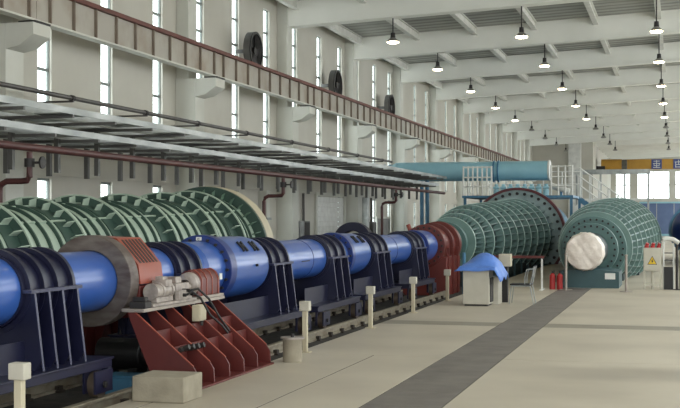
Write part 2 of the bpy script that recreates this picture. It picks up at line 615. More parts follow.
# corrugated deck in two pitches
dk = MB()
for x0, x1 in ((WX - 0.4, 1.0), (1.0, 4.0), (9.0, 12.4)):
    y = -12.0
    prof = []
    while y < 152:
        prof += [(y, 0.0), (y + 0.25, 0.0), (y + 0.33, 0.03), (y + 0.58, 0.03), (y + 0.66, 0.0)]
        y += 0.66
    v = []
    for (yy, dz) in prof:
        v.append((x0, yy, zb(x0) + BH + dz))
        v.append((x1, yy, zb(x1) + BH + dz))
    dk.add(v, [(2 * q, 2 * q + 1, 2 * q + 3, 2 * q + 2) for q in range(len(prof) - 1)])
tag(obj('added_skylight', MB().prism([(4.0, zb(4) + BH), (9.0, zb(9) + BH), (9.0, zb(9) + BH + 0.02), (4.0, zb(4) + BH + 0.02)], -12, 150), 'glass', smooth=False), 'added unseen long glazed skylight strip added out of view in the roof to brighten floor and beams', 'skylight', kind='structure')  # unseen skylight, added to throw more light on floor and beams
ce = obj('ceiling', dk, 'deck', smooth=False)
tag(ce, 'grey corrugated metal roof deck above the beams', 'ceiling', kind='structure')
sm = ce.modifiers.new('thickness', 'SOLIDIFY')
sm.thickness = 0.05
sm.offset = 1.0

# ------------------------------------------------------------------ setting: far end, right wall, rear wall
wf = MB().box(WX - TH, -7.9, Y_END, Y_END + 0.35, 0, 10.9).box(-8.25, -7.9, Y_END + 0.35, 150, 0, 10.9)
tag(obj('wall_far', wf, 'wall', smooth=False), 'white end wall where the left aisle stops', 'wall', kind='structure')
tag(obj('column_20', MB().box(-10.2, -9.0, Y_END - 0.5, Y_END, 0, 9.5), 'white', bevel=0.02), 'broad white column against the far end wall', 'column', kind='structure')
ew = MB()
wins = [(-7.3, -5.6, 4.4, 7.7), (-4.75, -1.0, 4.4, 7.7), (-0.3, 3.4, 4.4, 7.7)]
xs = sorted({-7.9, 12.0} | {w[0] for w in wins} | {w[1] for w in wins})
zs = sorted({0.0, 10.9} | {w[2] for w in wins} | {w[3] for w in wins})
for xa, xb in zip(xs, xs[1:]):
    for za, zb_ in zip(zs, zs[1:]):
        cx, cz = (xa + xb) / 2, (za + zb_) / 2
        if not any(w[0] < cx < w[1] and w[2] < cz < w[3] for w in wins):
            ew.box(xa, xb, 150, 150.3, za, zb_)
tag(obj('wall_end', ew, 'wall', smooth=False), 'end wall of the hall with large bright windows', 'wall', kind='structure')
wnames = ['upper left', 'upper middle, large and bright', 'upper right', 'lower left', 'lower middle', 'lower right']
for q, (xa, xb, za, zb_) in enumerate(wins):
    wn += 1
    t = thing('window_%d' % wn, ((xa + xb) / 2, 150.1, za), 'end wall window, %s' % wnames[q], 'window', kind='structure')
    fm = MB()
    n = 2
    for j in range(n + 1):
        x = xa + (xb - xa) * j / n
        fm.box(max(xa, x - 0.05), min(xb, x + 0.05), 150.1, 150.2, za, zb_)
    for z in (za, (za + zb_) / 2, zb_):
        fm.box(xa, xb, 150.1, 150.2, max(za, z - 0.05), min(zb_, z + 0.05))
    obj('window_frame', fm, 'white', t, smooth=False)
    for j in range(n):
        for (pa, pb) in ((za, (za + zb_) / 2), ((za + zb_) / 2, zb_)):
            x0 = xa + (xb - xa) * j / n + 0.05
            x1 = xa + (xb - xa) * (j + 1) / n - 0.05
            obj('pane', MB().box(x0, x1, 150.14, 150.16, pa + 0.05, pb - 0.05), 'glass', t, smooth=False)

wr = MB().box(12.0, 12.35, -12, 150.3, 0, 2.6).box(12.0, 12.35, -12, 150.3, 8.4, 10.9)
for y in [-12, -5] + frames + [121.7, 130.7, 139.7, 148.7]:
    wr.box(12.0, 12.35, y - 1.6, y + 1.6, 2.6, 8.4)
tag(obj('wall_right', wr, 'wall', smooth=False), 'right side wall with wide window bands', 'wall', kind='structure')
wb = MB().box(WX - TH, 12.35, -12.35, -12, 0, 0.6).box(WX - TH, 12.35, -12.35, -12, 8.0, 10.9).box(WX - TH, -12, -12.35, -12, 0.6, 8.0).box(10, 12.35, -12.35, -12, 0.6, 8.0)
for x in (-8, -4, 0, 4, 8):
    wb.box(x - 0.2, x + 0.2, -12.35, -12, 0.6, 8.0)
tag(obj('wall_rear', wb, 'wall', smooth=False), 'rear wall with tall windows', 'wall', kind='structure')

# ------------------------------------------------------------------ blue tube


def lug_h(y, ang, r, t):
    """H shaped dark lug lying on the tube shell"""
    mb = MB()
    for (u0, u1, w0, w1) in ((-0.09, -0.05, -0.09, 0.09), (0.05, 0.09, -0.09, 0.09), (-0.05, 0.05, -0.025, 0.025)):
        vs = []
        for rr in (r - 0.02, r + 0.03):
            for (yy, ww) in ((u0, w0), (u1, w0), (u1, w1), (u0, w1)):
                a = ang + ww / r
                vs.append((AX + rr * math.cos(a), y + yy, AZ + rr * math.sin(a)))
        mb.add(vs, [(0, 1, 2, 3), (7, 6, 5, 4), (0, 4, 5, 1), (1, 5, 6, 2), (2, 6, 7, 3), (3, 7, 4, 0)])
    return obj('lug', mb, 'black', t)


tb = thing('blue_tube', (AX, 18, 0), 'long glossy blue shock tube running on carts along the track', 'tube')
R = 0.355
obj('barrel', MB().lathe(AX, AZ, [(5.0, 0.0), (5.0, R), (31.9, R), (31.9, 0.0)], 56), 'blue', tb)


def bolts(parent, ys, r, n, rb, h, mat='dark', ax=AX, az=AZ, phase=0.0, name='bolt'):
    me = mesh_from(MB().cyl((0, -h, 0), (0, 0, 0), rb, n=6), name, False)
    me.materials.append(M[mat])
    for q in range(n):
        a = 2 * PI * (q + phase) / n
        o = link(name, me, parent)
        o.matrix_parent_inverse = world_of(parent).inverted()
        o.location = (ax + r * math.cos(a), ys, az + r * math.sin(a))


f1 = obj('flange', MB().ring(AX, AZ, 16.12, 16.36, R - 0.01, 0.5, 56), 'blue_dark', tb, 0.01)
bolts(f1, 16.12, 0.44, 20, 0.022, 0.04)
obj('shoulder', MB().lathe(AX, AZ, [(15.45, R - 0.01), (15.5, 0.41), (16.12, 0.41)], 56), 'blue', tb)
obj('collar', MB().lathe(AX, AZ, [(16.36, 0.47), (17.7, 0.46), (17.9, 0.44), (17.92, R - 0.01)], 56), 'blue', tb)
lug_h(16.95, math.radians(42), 0.468, tb)
lug_h(17.45, math.radians(42), 0.464, tb)
obj('plug', MB().cyl((AX + 0.44, 17.25, AZ + 0.02), (AX + 0.5, 17.25, AZ + 0.03), 0.02, n=8), 'black', tb)
obj('name_plate', MB().box(AX - 0.035, AX + 0.035, 16.08, 16.12, AZ + 0.42, AZ + 0.47), 'white', tb)
obj('seam', MB().ring(AX, AZ, 20.6, 20.63, R - 0.01, R + 0.006, 48), 'blue_dark', tb)
obj('slot', MB().box(AX + R - 0.03, AX + R + 0.006, 19.9, 20.35, AZ - 0.02, AZ + 0.0), 'black', tb)
f2 = obj('flange', MB().ring(AX, AZ, 22.95, 23.15, R - 0.01, 0.46, 48), 'blue_dark', tb, 0.01)
bolts(f2, 22.95, 0.41, 18, 0.02, 0.04)
obj('collar', MB().lathe(AX, AZ, [(23.15, 0.44), (24.3, 0.43), (24.6, 0.40), (24.62, R - 0.01)], 48), 'blue', tb)
lug_h(23.6, math.radians(45), 0.44, tb)
lug_h(24.1, math.radians(45), 0.435, tb)
obj('seam', MB().ring(AX, AZ, 27.3, 27.33, R - 0.01, R + 0.006, 48), 'blue_dark', tb)
f3 = obj('flange', MB().ring(AX, AZ, 30.55, 30.75, R - 0.01, 0.44, 48), 'blue_dark', tb, 0.01)
obj('collar', MB().lathe(AX, AZ, [(30.75, 0.43), (31.85, 0.42), (31.86, R - 0.01)], 48), 'blue', tb)


# carts carrying the tube
def cart(y0, y1, rings, label, wt=0.46, wb=0.56):
    hw = wb + 0.06
    t = thing('tube_cart', (AX, (y0 + y1) / 2, -0.005), label, 'cart', 'navy carts under the blue tube')
    base = 0.40
    for y in rings:
        obj('saddle_ring', MB().ring(AX, AZ, y - 0.03, y + 0.03, R + 0.002, 0.43, 48), 'navy', t)
        # cradle plate: flares from the split line down to the base frame, hollowed for the tube
        mb = MB()
        n = 14
        vs, fs = [], []
        for yy in (y - 0.018, y + 0.018):
            for q in range(n + 1):
                a = -PI * q / n
                vs.append((AX + (R + 0.003) * math.cos(a), yy, AZ - 0.012 + (R + 0.003) * math.sin(a)))
            for q in range(n + 1):
                u = q / n
                if u <= 0.25:
                    w = u / 0.25
                    p = (wt + (wb - wt) * w, AZ - 0.012 - (AZ - 0.012 - base) * w)
                elif u >= 0.75:
                    w = (1 - u) / 0.25
                    p = (-wt - (wb - wt) * w, AZ - 0.012 - (AZ - 0.012 - base) * w)
                else:
                    p = (wb - 2 * wb * (u - 0.25) / 0.5, base)
                vs.append((AX + p[0], yy, p[1]))
        K = 2 * (n + 1)
        for q in range(n):
            fs.append((q, q + 1, n + 2 + q, n + 1 + q))
            fs.append((K + q, K + n + 1 + q, K + n + 2 + q, K + q + 1))
            fs.append((q, K + q, K + q + 1, q + 1))
            fs.append((n + 1 + q, n + 2 + q, K + n + 2 + q, K + n + 1 + q))
        fs.append((0, n + 1, K + n + 1, K))
        fs.append((n, K + n, K + 2 * n + 1, 2 * n + 1))
        mb.add(vs, fs)
        obj('cradle_plate', mb, 'navy', t)
        for s_ in (-1, 1):   # bright flame-cut edge strip of the plate
            xa, xb = AX + s_ * wt, AX + s_ * wb
            obj('edge_strip', MB().prism([(xa, AZ - 0.012), (xa + s_ * 0.006, AZ - 0.012), (xb + s_ * 0.006, base), (xb, base)], y - 0.018, y + 0.018), 'navy_edge', t)
    ra, rb = rings[0] - 0.09, rings[-1] + 0.09
    obj('saddle_band', MB().ring(AX, AZ, ra, rb, R + 0.002, R + 0.022, 48), 'navy', t)
    for s_ in (-1, 1):
        xa, xb = sorted((AX + s_ * (R + 0.01), AX + s_ * 0.475))
        obj('clamp_flange', MB().box(xa, xb, ra, rb, AZ - 0.012, AZ + 0.022), 'navy_edge', t)
        # slanting side skin along the cart
        xo, xi = AX + s_ * 0.36, AX + s_ * 0.36
        obj('side_skin', MB().prism([(xo, AZ - 0.49), (xo - s_ * 0.012, AZ - 0.49), (xi - s_ * 0.012, base), (xi, base)], y0 + 0.05, rings[-1]), 'navy', t)
    obj('base_frame', MB().box(AX - hw, AX + hw, y0, y1, base - 0.10, base).box(AX - hw - 0.02, AX + hw + 0.02, y0 - 0.02, y1 + 0.02, base - 0.012, base + 0.012), 'navy', t, 0.006)
    for s_ in (-1, 1):
        for ye in (y0 + 0.32, y1 - 0.32):
            wx = AX + s_ * 0.615
            obj('wheel_housing', MB().box(wx + s_ * 0.06 - 0.012, wx + s_ * 0.06 + 0.012, ye - 0.2, ye + 0.2, 0.06, base - 0.1).box(wx - s_ * 0.07 - 0.012, wx - s_ * 0.07 + 0.012, ye - 0.2, ye + 0.2, 0.06, base - 0.1), 'navy', t)
            w = obj('wheel', MB().cyl((wx - 0.045, ye, 0.145), (wx + 0.035, ye, 0.145), 0.145, n=24).cyl((wx - s_ * 0.05 - 0.008, ye, 0.145), (wx - s_ * 0.05 + 0.008, ye, 0.145), 0.145, n=24), 'wheel', t)
            obj('axle', MB().cyl((wx - 0.1, ye, 0.145), (wx + 0.1, ye, 0.145), 0.035, n=12), 'dark', w)
        obj('end_block', MB().box(*sorted((AX + s_ * 0.42, AX + s_ * hw)), y1 - 0.09, y1, 0.04, base - 0.1), 'navy', t, 0.008)
    return t


cart(8.4, 12.1, [10.72, 11.0, 11.28, 11.6], 'navy cart under the blue tube at the near left, in front of the red clamp')
cart(14.35, 15.65, [14.5, 14.82, 15.18], 'navy cart under the blue tube just behind the red clamp stand', 0.44, 0.48)
cart(16.0, 19.5, [18.15, 18.55, 18.98], 'navy cart under the wide blue collar with two black lugs')
cart(20.0, 22.85, [21.5, 22.0, 22.5], 'navy cart under the tube midway, before the dark arch')
cart(23.3, 26.5, [24.9, 25.5, 26.05], 'navy cart under the tube, second from the red flange housing')
cart(27.4, 30.4, [28.9, 29.5, 30.05], 'navy cart under the tube nearest the red flange housing')

# ------------------------------------------------------------------ red clamp stand round the tube
st = thing('clamp_stand', (AX, 13.9, 0), 'red steel clamp stand with ribbed feet gripping the blue tube', 'stand')
obj('clamp_disc', MB().ring(AX, AZ, 12.75, 12.97, R + 0.004, 0.54, 56), 'disc', st, 0.008)
# faceted shroud over the upper half
angs = [math.radians(a) for a in (-4, 20, 64, 112, 156, 184)]
sh = MB()
vs, fs = [], []
for y in (12.97, 13.62):
    for rr in (0.56, 0.52):
        for a in angs:
            vs.append((AX + rr * math.cos(a), y, AZ + rr * math.sin(a)))
n = len(angs)
for q in range(n - 1):
    fs += [(q, q + 1, 2 * n + q + 1, 2 * n + q), (n + q, 3 * n + q, 3 * n + q + 1, n + q + 1), (q, n + q, n + q + 1, q + 1), (2 * n + q, 2 * n + q + 1, 3 * n + q + 1, 3 * n + q)]
fs += [(0, 2 * n, 3 * n, n), (n - 1, 2 * n - 1, 4 * n - 1, 3 * n - 1)]
sh.add(vs, fs)
shroud = obj('shroud', sh, 'red_light', st)
a0, a1 = angs[1], angs[2]
p0 = Vector((AX + 0.56 * math.cos(a0), 0, AZ + 0.56 * math.sin(a0)))
p1 = Vector((AX + 0.56 * math.cos(a1), 0, AZ + 0.56 * math.sin(a1)))
nrm = Vector((math.cos((a0 + a1) / 2), 0, math.sin((a0 + a1) / 2)))
for q in range(6):
    ya = 13.05 + q * 0.092
    u0, u1 = p0.lerp(p1, 0.05), p0.lerp(p1, 0.93)
    v = []
    for off in (-0.03, 0.004):
        for (u, yy) in ((u0, ya), (u1, ya), (u1, ya + 0.048), (u0, ya + 0.048)):
            v.append((u.x + nrm.x * off, yy, u.z + nrm.z * off))
    obj('vent_slot', MB().add(v, [(0, 1, 2, 3), (7, 6, 5, 4), (0, 4, 5, 1), (1, 5, 6, 2), (2, 6, 7, 3), (3, 7, 4, 0)]), 'black', shroud)
obj('rear_disc', MB().ring(AX, AZ, 13.62, 13.7, R + 0.004, 0.5, 56), 'red', st, 0.006)
for s_ in (1, -1):
    def sx(d):
        return AX + s_ * d
    poly = [(sx(0.57), 0.86), (sx(0.66), 0.86), (sx(1.38), 0.26), (sx(1.43), 0.18), (sx(1.44), 0.0), (sx(0.86), 0.0), (sx(0.84), 0.22), (sx(0.76), 0.40)]
    for q in range(6):
        y = 12.6 + q * 0.5
        obj('gusset', MB().prism(poly, y - 0.014, y + 0.014), 'red', st)
        # paler ground edge of the gusset
        obj('gusset_edge', MB().prism([(sx(0.66), 0.86), (sx(0.666), 0.866), (sx(1.385), 0.266), (sx(1.38), 0.26)], y - 0.014, y + 0.014), 'red_light', st)
    obj('sole_plate', MB().box(*sorted((sx(0.84), sx(1.47))), 12.55, 15.15, 0.0, 0.025), 'red', st, 0.004)
    obj('top_plate', MB().box(*sorted((sx(0.50), sx(0.78))), 12.58, 15.12, 0.86, 0.90), 'steel_plate', st, 0.004)
    obj('stiffener', MB().box(*sorted((sx(1.08), sx(1.10))), 12.6, 15.1, 0.025, 0.46), 'red', st)
    obj('side_web', MB().box(*sorted((sx(0.87), sx(0.89))), 12.6, 15.1, 0.025, 0.64), 'red', st)
    obj('clamp_ear', MB().box(*sorted((sx(0.44), sx(0.54))), 12.99, 13.6, 0.86, AZ - 0.06), 'red', st, 0.008)

# hydraulic locking unit on the stand's near shoulder
hy = thing('hydraulic_lock', (AX + 0.7, 13.9, 0.9), 'grey hydraulic locking cylinder lying on top of the red stand', 'hydraulic unit')
hx = AX + 0.56
obj('bed_plate', MB().box(hx, hx + 0.24, 12.8, 14.1, 0.905, 0.94), 'grey_metal', hy, 0.005)
obj('cylinder_body', MB().cyl((hx + 0.12, 13.0, 1.07), (hx + 0.12, 13.5, 1.07), 0.085, n=20), 'grey_metal', hy)
obj('piston_rod', MB().cyl((hx + 0.12, 13.5, 1.07), (hx + 0.12, 14.1, 1.07), 0.045, n=14), 'steel_plate', hy)
for ya in (12.98, 13.16, 13.42):
    obj('collar_ring', MB().cyl((hx + 0.12, ya, 1.07), (hx + 0.12, ya + 0.05, 1.07), 0.1, n=20), 'grey_metal', hy, 0.004)
obj('valve_block', MB().box(hx + 0.0, hx + 0.2, 13.55, 13.95, 0.94, 1.14).box(hx + 0.02, hx + 0.17, 13.6, 13.78, 1.14, 1.22), 'grey_metal', hy, 0.01)
obj('manifold', MB().box(hx + 0.03, hx + 0.21, 13.22, 13.4, 1.12, 1.2).box(hx + 0.06, hx + 0.16, 13.24, 13.38, 1.2, 1.24), 'grey_metal', hy, 0.006)
obj('side_block', MB().box(hx + 0.2, hx + 0.26, 13.5, 13.9, 0.941, 1.06), 'grey_metal', hy, 0.008)
obj('pedestal_block', MB().box(hx + 0.02, hx + 0.19, 13.0, 13.48, 0.94, 1.0), 'grey_metal', hy, 0.008)
for (ya, za) in ((13.62, 1.0), (13.74, 1.05), (13.86, 1.0)):
    obj('fitting', MB().cyl((hx + 0.2, ya, za), (hx + 0.3, ya, za), 0.022, n=8), 'dark', hy)
obj('front_bracket', MB().box(hx + 0.02, hx + 0.22, 12.62, 12.79, 0.901, 0.98).box(hx + 0.04, hx + 0.2, 12.66, 12.74, 0.98, 1.03), 'dark', hy, 0.006)

mh = thing('red_drive_housing', (AX + 0.75, 14.75, 0.9), 'red ribbed drive housing with round grey end cap on the stand', 'drive housing')
poly = [(AX + 0.485, 0.936), (AX + 0.72, 0.936), (AX + 0.72, 1.14), (AX + 0.68, 1.22), (AX + 0.61, 1.27), (AX + 0.54, 1.26), (AX + 0.485, 1.22)]
obj('housing', MB().prism(poly, 14.32, 15.1), 'red', mh, 0.01)
for ya in (14.45, 14.62, 14.82, 15.02):
    obj('rib', MB().prism([(p[0] + (0.008 if p[0] > AX + 0.6 else 0), p[1] + (0.008 if p[1] > 1 else 0)) for p in poly], ya - 0.008, ya + 0.008), 'red_light', mh)
obj('end_cap', MB().lathe(AX + 0.605, 1.10, [(14.2, 0.0), (14.2, 0.09), (14.23, 0.14), (14.32, 0.15)], 28), 'grey_metal', mh)
obj('hub', MB().cyl((AX + 0.605, 14.12, 1.10), (AX + 0.605, 14.2, 1.10), 0.055, n=16), 'dark', mh)
obj('foot_plate', MB().box(AX + 0.48, AX + 0.76, 14.32, 15.14, 0.901, 0.936), 'steel_plate', mh, 0.004)
obj('tab', MB().box(AX + 0.73, AX + 0.745, 15.04, 15.12, 1.12, 1.2), 'white', mh)

for q, pts in enumerate((
        [(hx + 0.302, 13.62, 1.0), (hx + 0.36, 13.66, 1.04), (hx + 0.42, 13.78, 0.96), (hx + 0.5, 13.9, 0.74), (hx + 0.6, 14.05, 0.6), (hx + 0.66, 14.1, 0.5)],
        [(hx + 0.302, 13.74, 1.05), (hx + 0.38, 13.8, 1.07), (hx + 0.46, 13.95, 0.94), (hx + 0.54, 14.08, 0.72), (hx + 0.64, 14.2, 0.52)])):
    sm_ = []
    for i in range(len(pts) - 1):
        for k in range(4):
            sm_.append(tuple(pts[i][j] + (pts[i + 1][j] - pts[i][j]) * k / 4 for j in range(3)))
    sm_.append(pts[-1])
    tag(obj('hydraulic_hose', MB().path(sm_, 0.014, 8), 'black'), ['black hydraulic hose looping from the lock, nearer one', 'black hydraulic hose looping from the lock, farther one'][q], 'hose')
jb = thing('junction_box', (AX + 0.85, 13.98, 0.72), 'small cream junction box mounted on the red gussets', 'box')
obj('case', MB().box(AX + 0.84, AX + 0.94, 13.84, 14.06, 0.66, 0.86), 'cream', jb, 0.008)
obj('cover', MB().box(AX + 0.94, AX + 0.95, 13.85, 14.05, 0.67, 0.85), 'cream', jb, 0.004)
obj('gland', MB().cyl((AX + 0.92, 13.97, 0.60), (AX + 0.92, 13.97, 0.66), 0.02, n=8), 'dark', jb)
vg = thing('valve_cluster', (AX + 1.2, 12.95, 0.45), 'dark pipe fittings clustered on the near gussets of the stand', 'fittings')
for q in range(4):
    yy = 12.72 + 0.1 * q
    obj('fitting', MB().cyl((AX + 1.16 + 0.02 * q, yy, 0.43), (AX + 1.28 + 0.02 * q, yy, 0.47), 0.032, n=8), 'dark', vg)
obj('manifold', MB().cyl((AX + 1.2, 12.63, 0.44), (AX + 1.23, 13.07, 0.44), 0.025, n=8), 'dark', vg)

# concrete footings
bk = tag(obj('concrete_block', MB().box(-5.56, -4.97, 11.62, 12.14, 0, 0.27), 'block', bevel=0.012), 'square concrete block on the floor in front of the red stand', 'block')
b2 = thing('concrete_footing', (-5.0, 14.75 + 0.7, 0), 'round concrete footing with steel cap behind the red stand', 'footing')
obj('drum', MB().cyl((-5.02, 15.45, 0), (-5.02, 15.45, 0.31), 0.13, n=24), 'block', b2)
obj('cap', MB().cyl((-5.02, 15.45, 0.31), (-5.02, 15.45, 0.335), 0.16, n=24), 'steel_plate', b2)
obj('stud', MB().cyl((-5.02, 15.45, 0.335), (-5.02, 15.45, 0.38), 0.025, n=8), 'dark', b2)
tl = thing('tool_box', (-6.37, 13.1, -0.16), 'small blue box lying on the track bed beyond the near cart', 'box')
obj('case', MB().box(-6.55, -6.2, 12.95, 13.25, -0.155, 0.05), 'sky_dark', tl, 0.01)
obj('lid', MB().box(-6.56, -6.19, 12.94, 13.26, 0.05, 0.08), 'sky_dark', tl, 0.006)
mo = thing('winch_motor', (-6.8, 13.75, -0.16), 'black round winch motor under the tube inside the red stand', 'motor')
obj('motor_body', MB().cyl((-7.0, 13.75, 0.24), (-6.4, 13.75, 0.24), 0.2, n=24), 'black', mo, 0.015)
for xx in (-6.9, -6.5):
    obj('foot', MB().box(xx - 0.06, xx + 0.06, 13.6, 13.9, -0.155, 0.08), 'black', mo)
obj('shaft_disc', MB().cyl((-6.4, 13.75, 0.24), (-6.33, 13.75, 0.24), 0.12, n=20), 'dark', mo)

# ------------------------------------------------------------------ posts with socket boxes along the track
pst = [(-5.25, 8.85), (-5.2, 16.6), (-5.24, 20.6), (-5.24, 24.15), (-5.23, 27.9)]
pl = ['nearest, at the bottom left corner', 'beside the red stand', 'third from the camera', 'fourth from the camera', 'farthest, by the blue tarpaulin']
for (x, y), lb in zip(pst, pl):
    t = thing('socket_post', (x, y, 0), 'short cream post with a square socket head, ' + lb, 'post', 'socket posts along the track')
    obj('post', MB().box(x - 0.035, x + 0.035, y - 0.035, y + 0.035, 0.012, 0.6), 'cream', t, 0.005)
    obj('head', MB().box(x - 0.075, x + 0.075, y - 0.06, y + 0.06, 0.6, 0.74), 'ivory', t, 0.01)
    obj('foot', MB().box(x - 0.08, x + 0.08, y - 0.08, y + 0.08, 0.0, 0.012), 'cream', t)

# ------------------------------------------------------------------ ribbed vessels


def rib_cone(t, cx, cz, prof, rings, nlong, shell, rib, rh, rt, n=56, lt=0.02, y_long=None, phase=0.0, big=None):
    """conical shell with ring ribs and lengthwise stringers"""
    def rad(y):
        for (ya, ra), (yb, rb) in zip(prof, prof[1:]):
            if ya <= y <= yb:
                return ra + (rb - ra) * (y - ya) / (yb - ya)
        return prof[-1][1]
    obj('shell', MB().lathe(cx, cz, prof, n), shell, t)
    for y in rings:
        r = rad(y)
        h = rh
        rg_ = obj('ring_rib', MB().ring(cx, cz, y - rt / 2, y + rt / 2, r - 0.02, r + h, n), rib, t)
        obj('rib_cap', MB().ring(cx, cz, y - rt * 0.7, y + rt * 0.7, r + h, r + h + 0.015, n), 'ring_cap', rg_)
    ya, yb = y_long or (prof[0][0], prof[-1][0])
    cuts = [ya] + [p[0] for p in prof if ya < p[0] < yb] + [yb]
    for q in range(nlong):
        a = 2 * PI * (q + phase) / nlong
        d = Vector((math.cos(a), 0, math.sin(a)))
        w = Vector((-math.sin(a), 0, math.cos(a))) * lt / 2
        vs = []
        for y in cuts:
            r = rad(y)
            for rr in (r - 0.015, r + rh * 0.9):
                for sg in (-1, 1):
                    p = Vector((cx, y, cz)) + d * rr + w * sg
                    vs.append(p)
        fs = []
        for k in range(len(cuts) - 1):
            o, p = 4 * k, 4 * k + 4
            fs += [(o, p, p + 1, o + 1), (o + 2, o + 3, p + 3, p + 2), (o, o + 2, p + 2, p), (o + 1, p + 1, p + 3, o + 3)]
        fs += [(0, 1, 3, 2), (4 * len(cuts) - 4, 4 * len(cuts) - 2, 4 * len(cuts) - 1, 4 * len(cuts) - 3)]
        obj('stringer', MB().add(vs, fs), 'stringer', t)
    return rad


# pale green nozzle lying along the wall behind the tube
NX, NZ = -9.83, 1.19
nz = thing('green_nozzle', (NX, 17, 0), 'pale green ribbed conical nozzle lying behind the blue tube by the wall', 'nozzle')
nprof = [(8.0, 0.66), (12.0, 0.78), (16.75, 0.93), (18.2, 0.99), (19.9, 1.04), (21.8, 1.11), (24.2, 1.22)]


def nrad(y):
    for (ya, ra), (yb, rb) in zip(nprof, nprof[1:]):
        if ya <= y <= yb:
            return ra + (rb - ra) * (y - ya) / (yb - ya)
    return nprof[-1][1]


obj('shell', MB().lathe(NX, NZ, nprof, 64), 'lgreen', nz)
bigs = [10.4, 12.0, 13.6, 15.15, 16.75, 18.25, 19.95, 21.75, 23.1]
for k, y in enumerate(bigs):
    r = nrad(y)
    rg = obj('ring_flange', MB().ring(NX, NZ, y + 0.10, y + 0.15, r - 0.01, r + 0.15, 64), 'dgreen', nz)
    obj('flange_edge', MB().ring(NX, NZ, y + 0.09, y + 0.16, r + 0.14, r + 0.165, 64), 'lgreen', rg)
    ng = 26
    for q in range(ng):
        a = 2 * PI * (q + 0.5 * (k % 2)) / ng
        d = Vector((math.cos(a), 0, math.sin(a)))
        w = Vector((-math.sin(a), 0, math.cos(a))) * 0.007
        vs = [Vector((NX, yy, NZ)) + d * rr + w * sg for yy in (y - 0.1, y + 0.11) for rr in (r - 0.02, r + (0.11 if yy < y else 0.145)) for sg in (-1, 1)]
        if math.sin(a) > -0.3 and y > 14:
            obj('gusset', MB().add(vs, [(0, 1, 3, 2), (4, 6, 7, 5), (0, 4, 5, 1), (2, 3, 7, 6), (0, 2, 6, 4), (1, 5, 7, 3)]), 'lgreen', rg)
    obj('pocket_shade', MB().ring(NX, NZ, y - 0.26, y + 0.1, r - 0.02, r + 0.012, 64), 'dgreen', rg)  # dark band over the shell, painting the shade between the gussets
    nxt = bigs[k + 1] if k + 1 < len(bigs) else 24.1
    for u in (0.32, 0.52, 0.72):
        yy = y + (nxt - y) * u
        obj('ring_rib', MB().ring(NX, NZ, yy - 0.018, yy + 0.018, nrad(yy) - 0.01, nrad(yy) + 0.05, 64), 'dgreen', nz)
for q in range(10):
    a = 2 * PI * (q + 0.35) / 10
    d = Vector((math.cos(a), 0, math.sin(a)))
    w = Vector((-math.sin(a), 0, math.cos(a))) * 0.015
    vs = []
    cuts = [p[0] for p in nprof]
    for y in cuts:
        r = nrad(y)
        for rr in (r - 0.01, r + 0.03):
            for sg in (-1, 1):
                vs.append(Vector((NX, y, NZ)) + d * rr + w * sg)
    fs = []
    for k in range(len(cuts) - 1):
        o, p = 4 * k, 4 * k + 4
        fs += [(o, p, p + 1, o + 1), (o + 2, o + 3, p + 3, p + 2), (o, o + 2, p + 2, p), (o + 1, p + 1, p + 3, o + 3)]
    obj('stringer', MB().add(vs, fs), 'lgreen', nz)
ef = obj('end_flange', MB().ring(NX, NZ, 24.12, 24.22, 1.18, 1.44, 72), 'dgreen', nz, 0.01)
for q in range(36):
    a = 2 * PI * q / 36
    if math.sin(a) > -0.35:
        d = Vector((math.cos(a), 0, math.sin(a)))
        w = Vector((-math.sin(a), 0, math.cos(a))) * 0.008
        vs = [Vector((NX, yy, NZ)) + d * rr + w * sg for yy in (23.98, 24.13) for rr in (1.17, 1.32 if yy < 24 else 1.38) for sg in (-1, 1)]
        obj('gusset', MB().add(vs, [(0, 1, 3, 2), (4, 6, 7, 5), (0, 4, 5, 1), (2, 3, 7, 6), (0, 2, 6, 4), (1, 5, 7, 3)]), 'mgreen', ef)
obj('end_ring', MB().ring(NX, NZ, 24.22, 24.62, 1.05, 1.45, 72), 'cream', nz, 0.012)
for y in (10.9, 15.9, 20.9, 23.55):
    r = nrad(y)
    obj('support_leg', MB().prism([(NX - 0.75, 0.0), (NX + 0.75, 0.0), (NX + 0.62, NZ - r * 0.72), (NX, NZ - r - 0.0), (NX - 0.62, NZ - r * 0.72)], y - 0.1, y + 0.1), 'dgreen', nz)

# dark arch behind the tube
ar = thing('lifting_arch', (-7.95, 29.5, -0.16), 'dark arched lifting frame standing behind the blue tube', 'arch')
obj('arch', MB().ring(-7.95, 1.34, 29.35, 29.65, 0.29, 0.51, 32, 0, PI), 'navy', ar, 0.01)
for s_ in (-1, 1):
    obj('leg', MB().box(*sorted((-7.95 + s_ * 0.29, -7.95 + s_ * 0.51)), 29.35, 29.65, -0.16, 1.34), 'navy', ar, 0.01)

# red flange housing at the end of the tube
rh = thing('red_flange_housing', (AX, 33, -0.16), 'dark red flanged housing joining blue tube and green nozzle', 'housing')
obj('front_flange', MB().ring(AX, AZ, 32.05, 32.35, 0.2, 0.58, 56), 'dark_red', rh, 0.012)
obj('body', MB().lathe(AX, AZ, [(32.35, 0.5), (33.9, 0.53)], 48), 'dark_red', rh)
obj('rear_flange', MB().ring(AX, AZ, 33.9, 34.2, 0.2, 0.66, 56), 'dark_red', rh, 0.012)
obj('middle_ring', MB().ring(AX, AZ, 33.1, 33.25, 0.5, 0.62, 56), 'red', rh, 0.01)
obj('pedestal', MB().box(AX - 0.62, AX + 0.62, 32.1, 34.15, -0.155, AZ - 0.3), 'dark_red', rh, 0.015)
for x in (AX - 0.62, AX + 0.6):
    for y in (32.2, 32.9, 33.6):
        obj('rib', MB().box(x, x + 0.06, y, y + 0.05, -0.155, AZ - 0.05), 'dark_red', rh)
fl0 = bolts(rh, 32.05, 0.5, 20, 0.03, 0.06, 'dark')
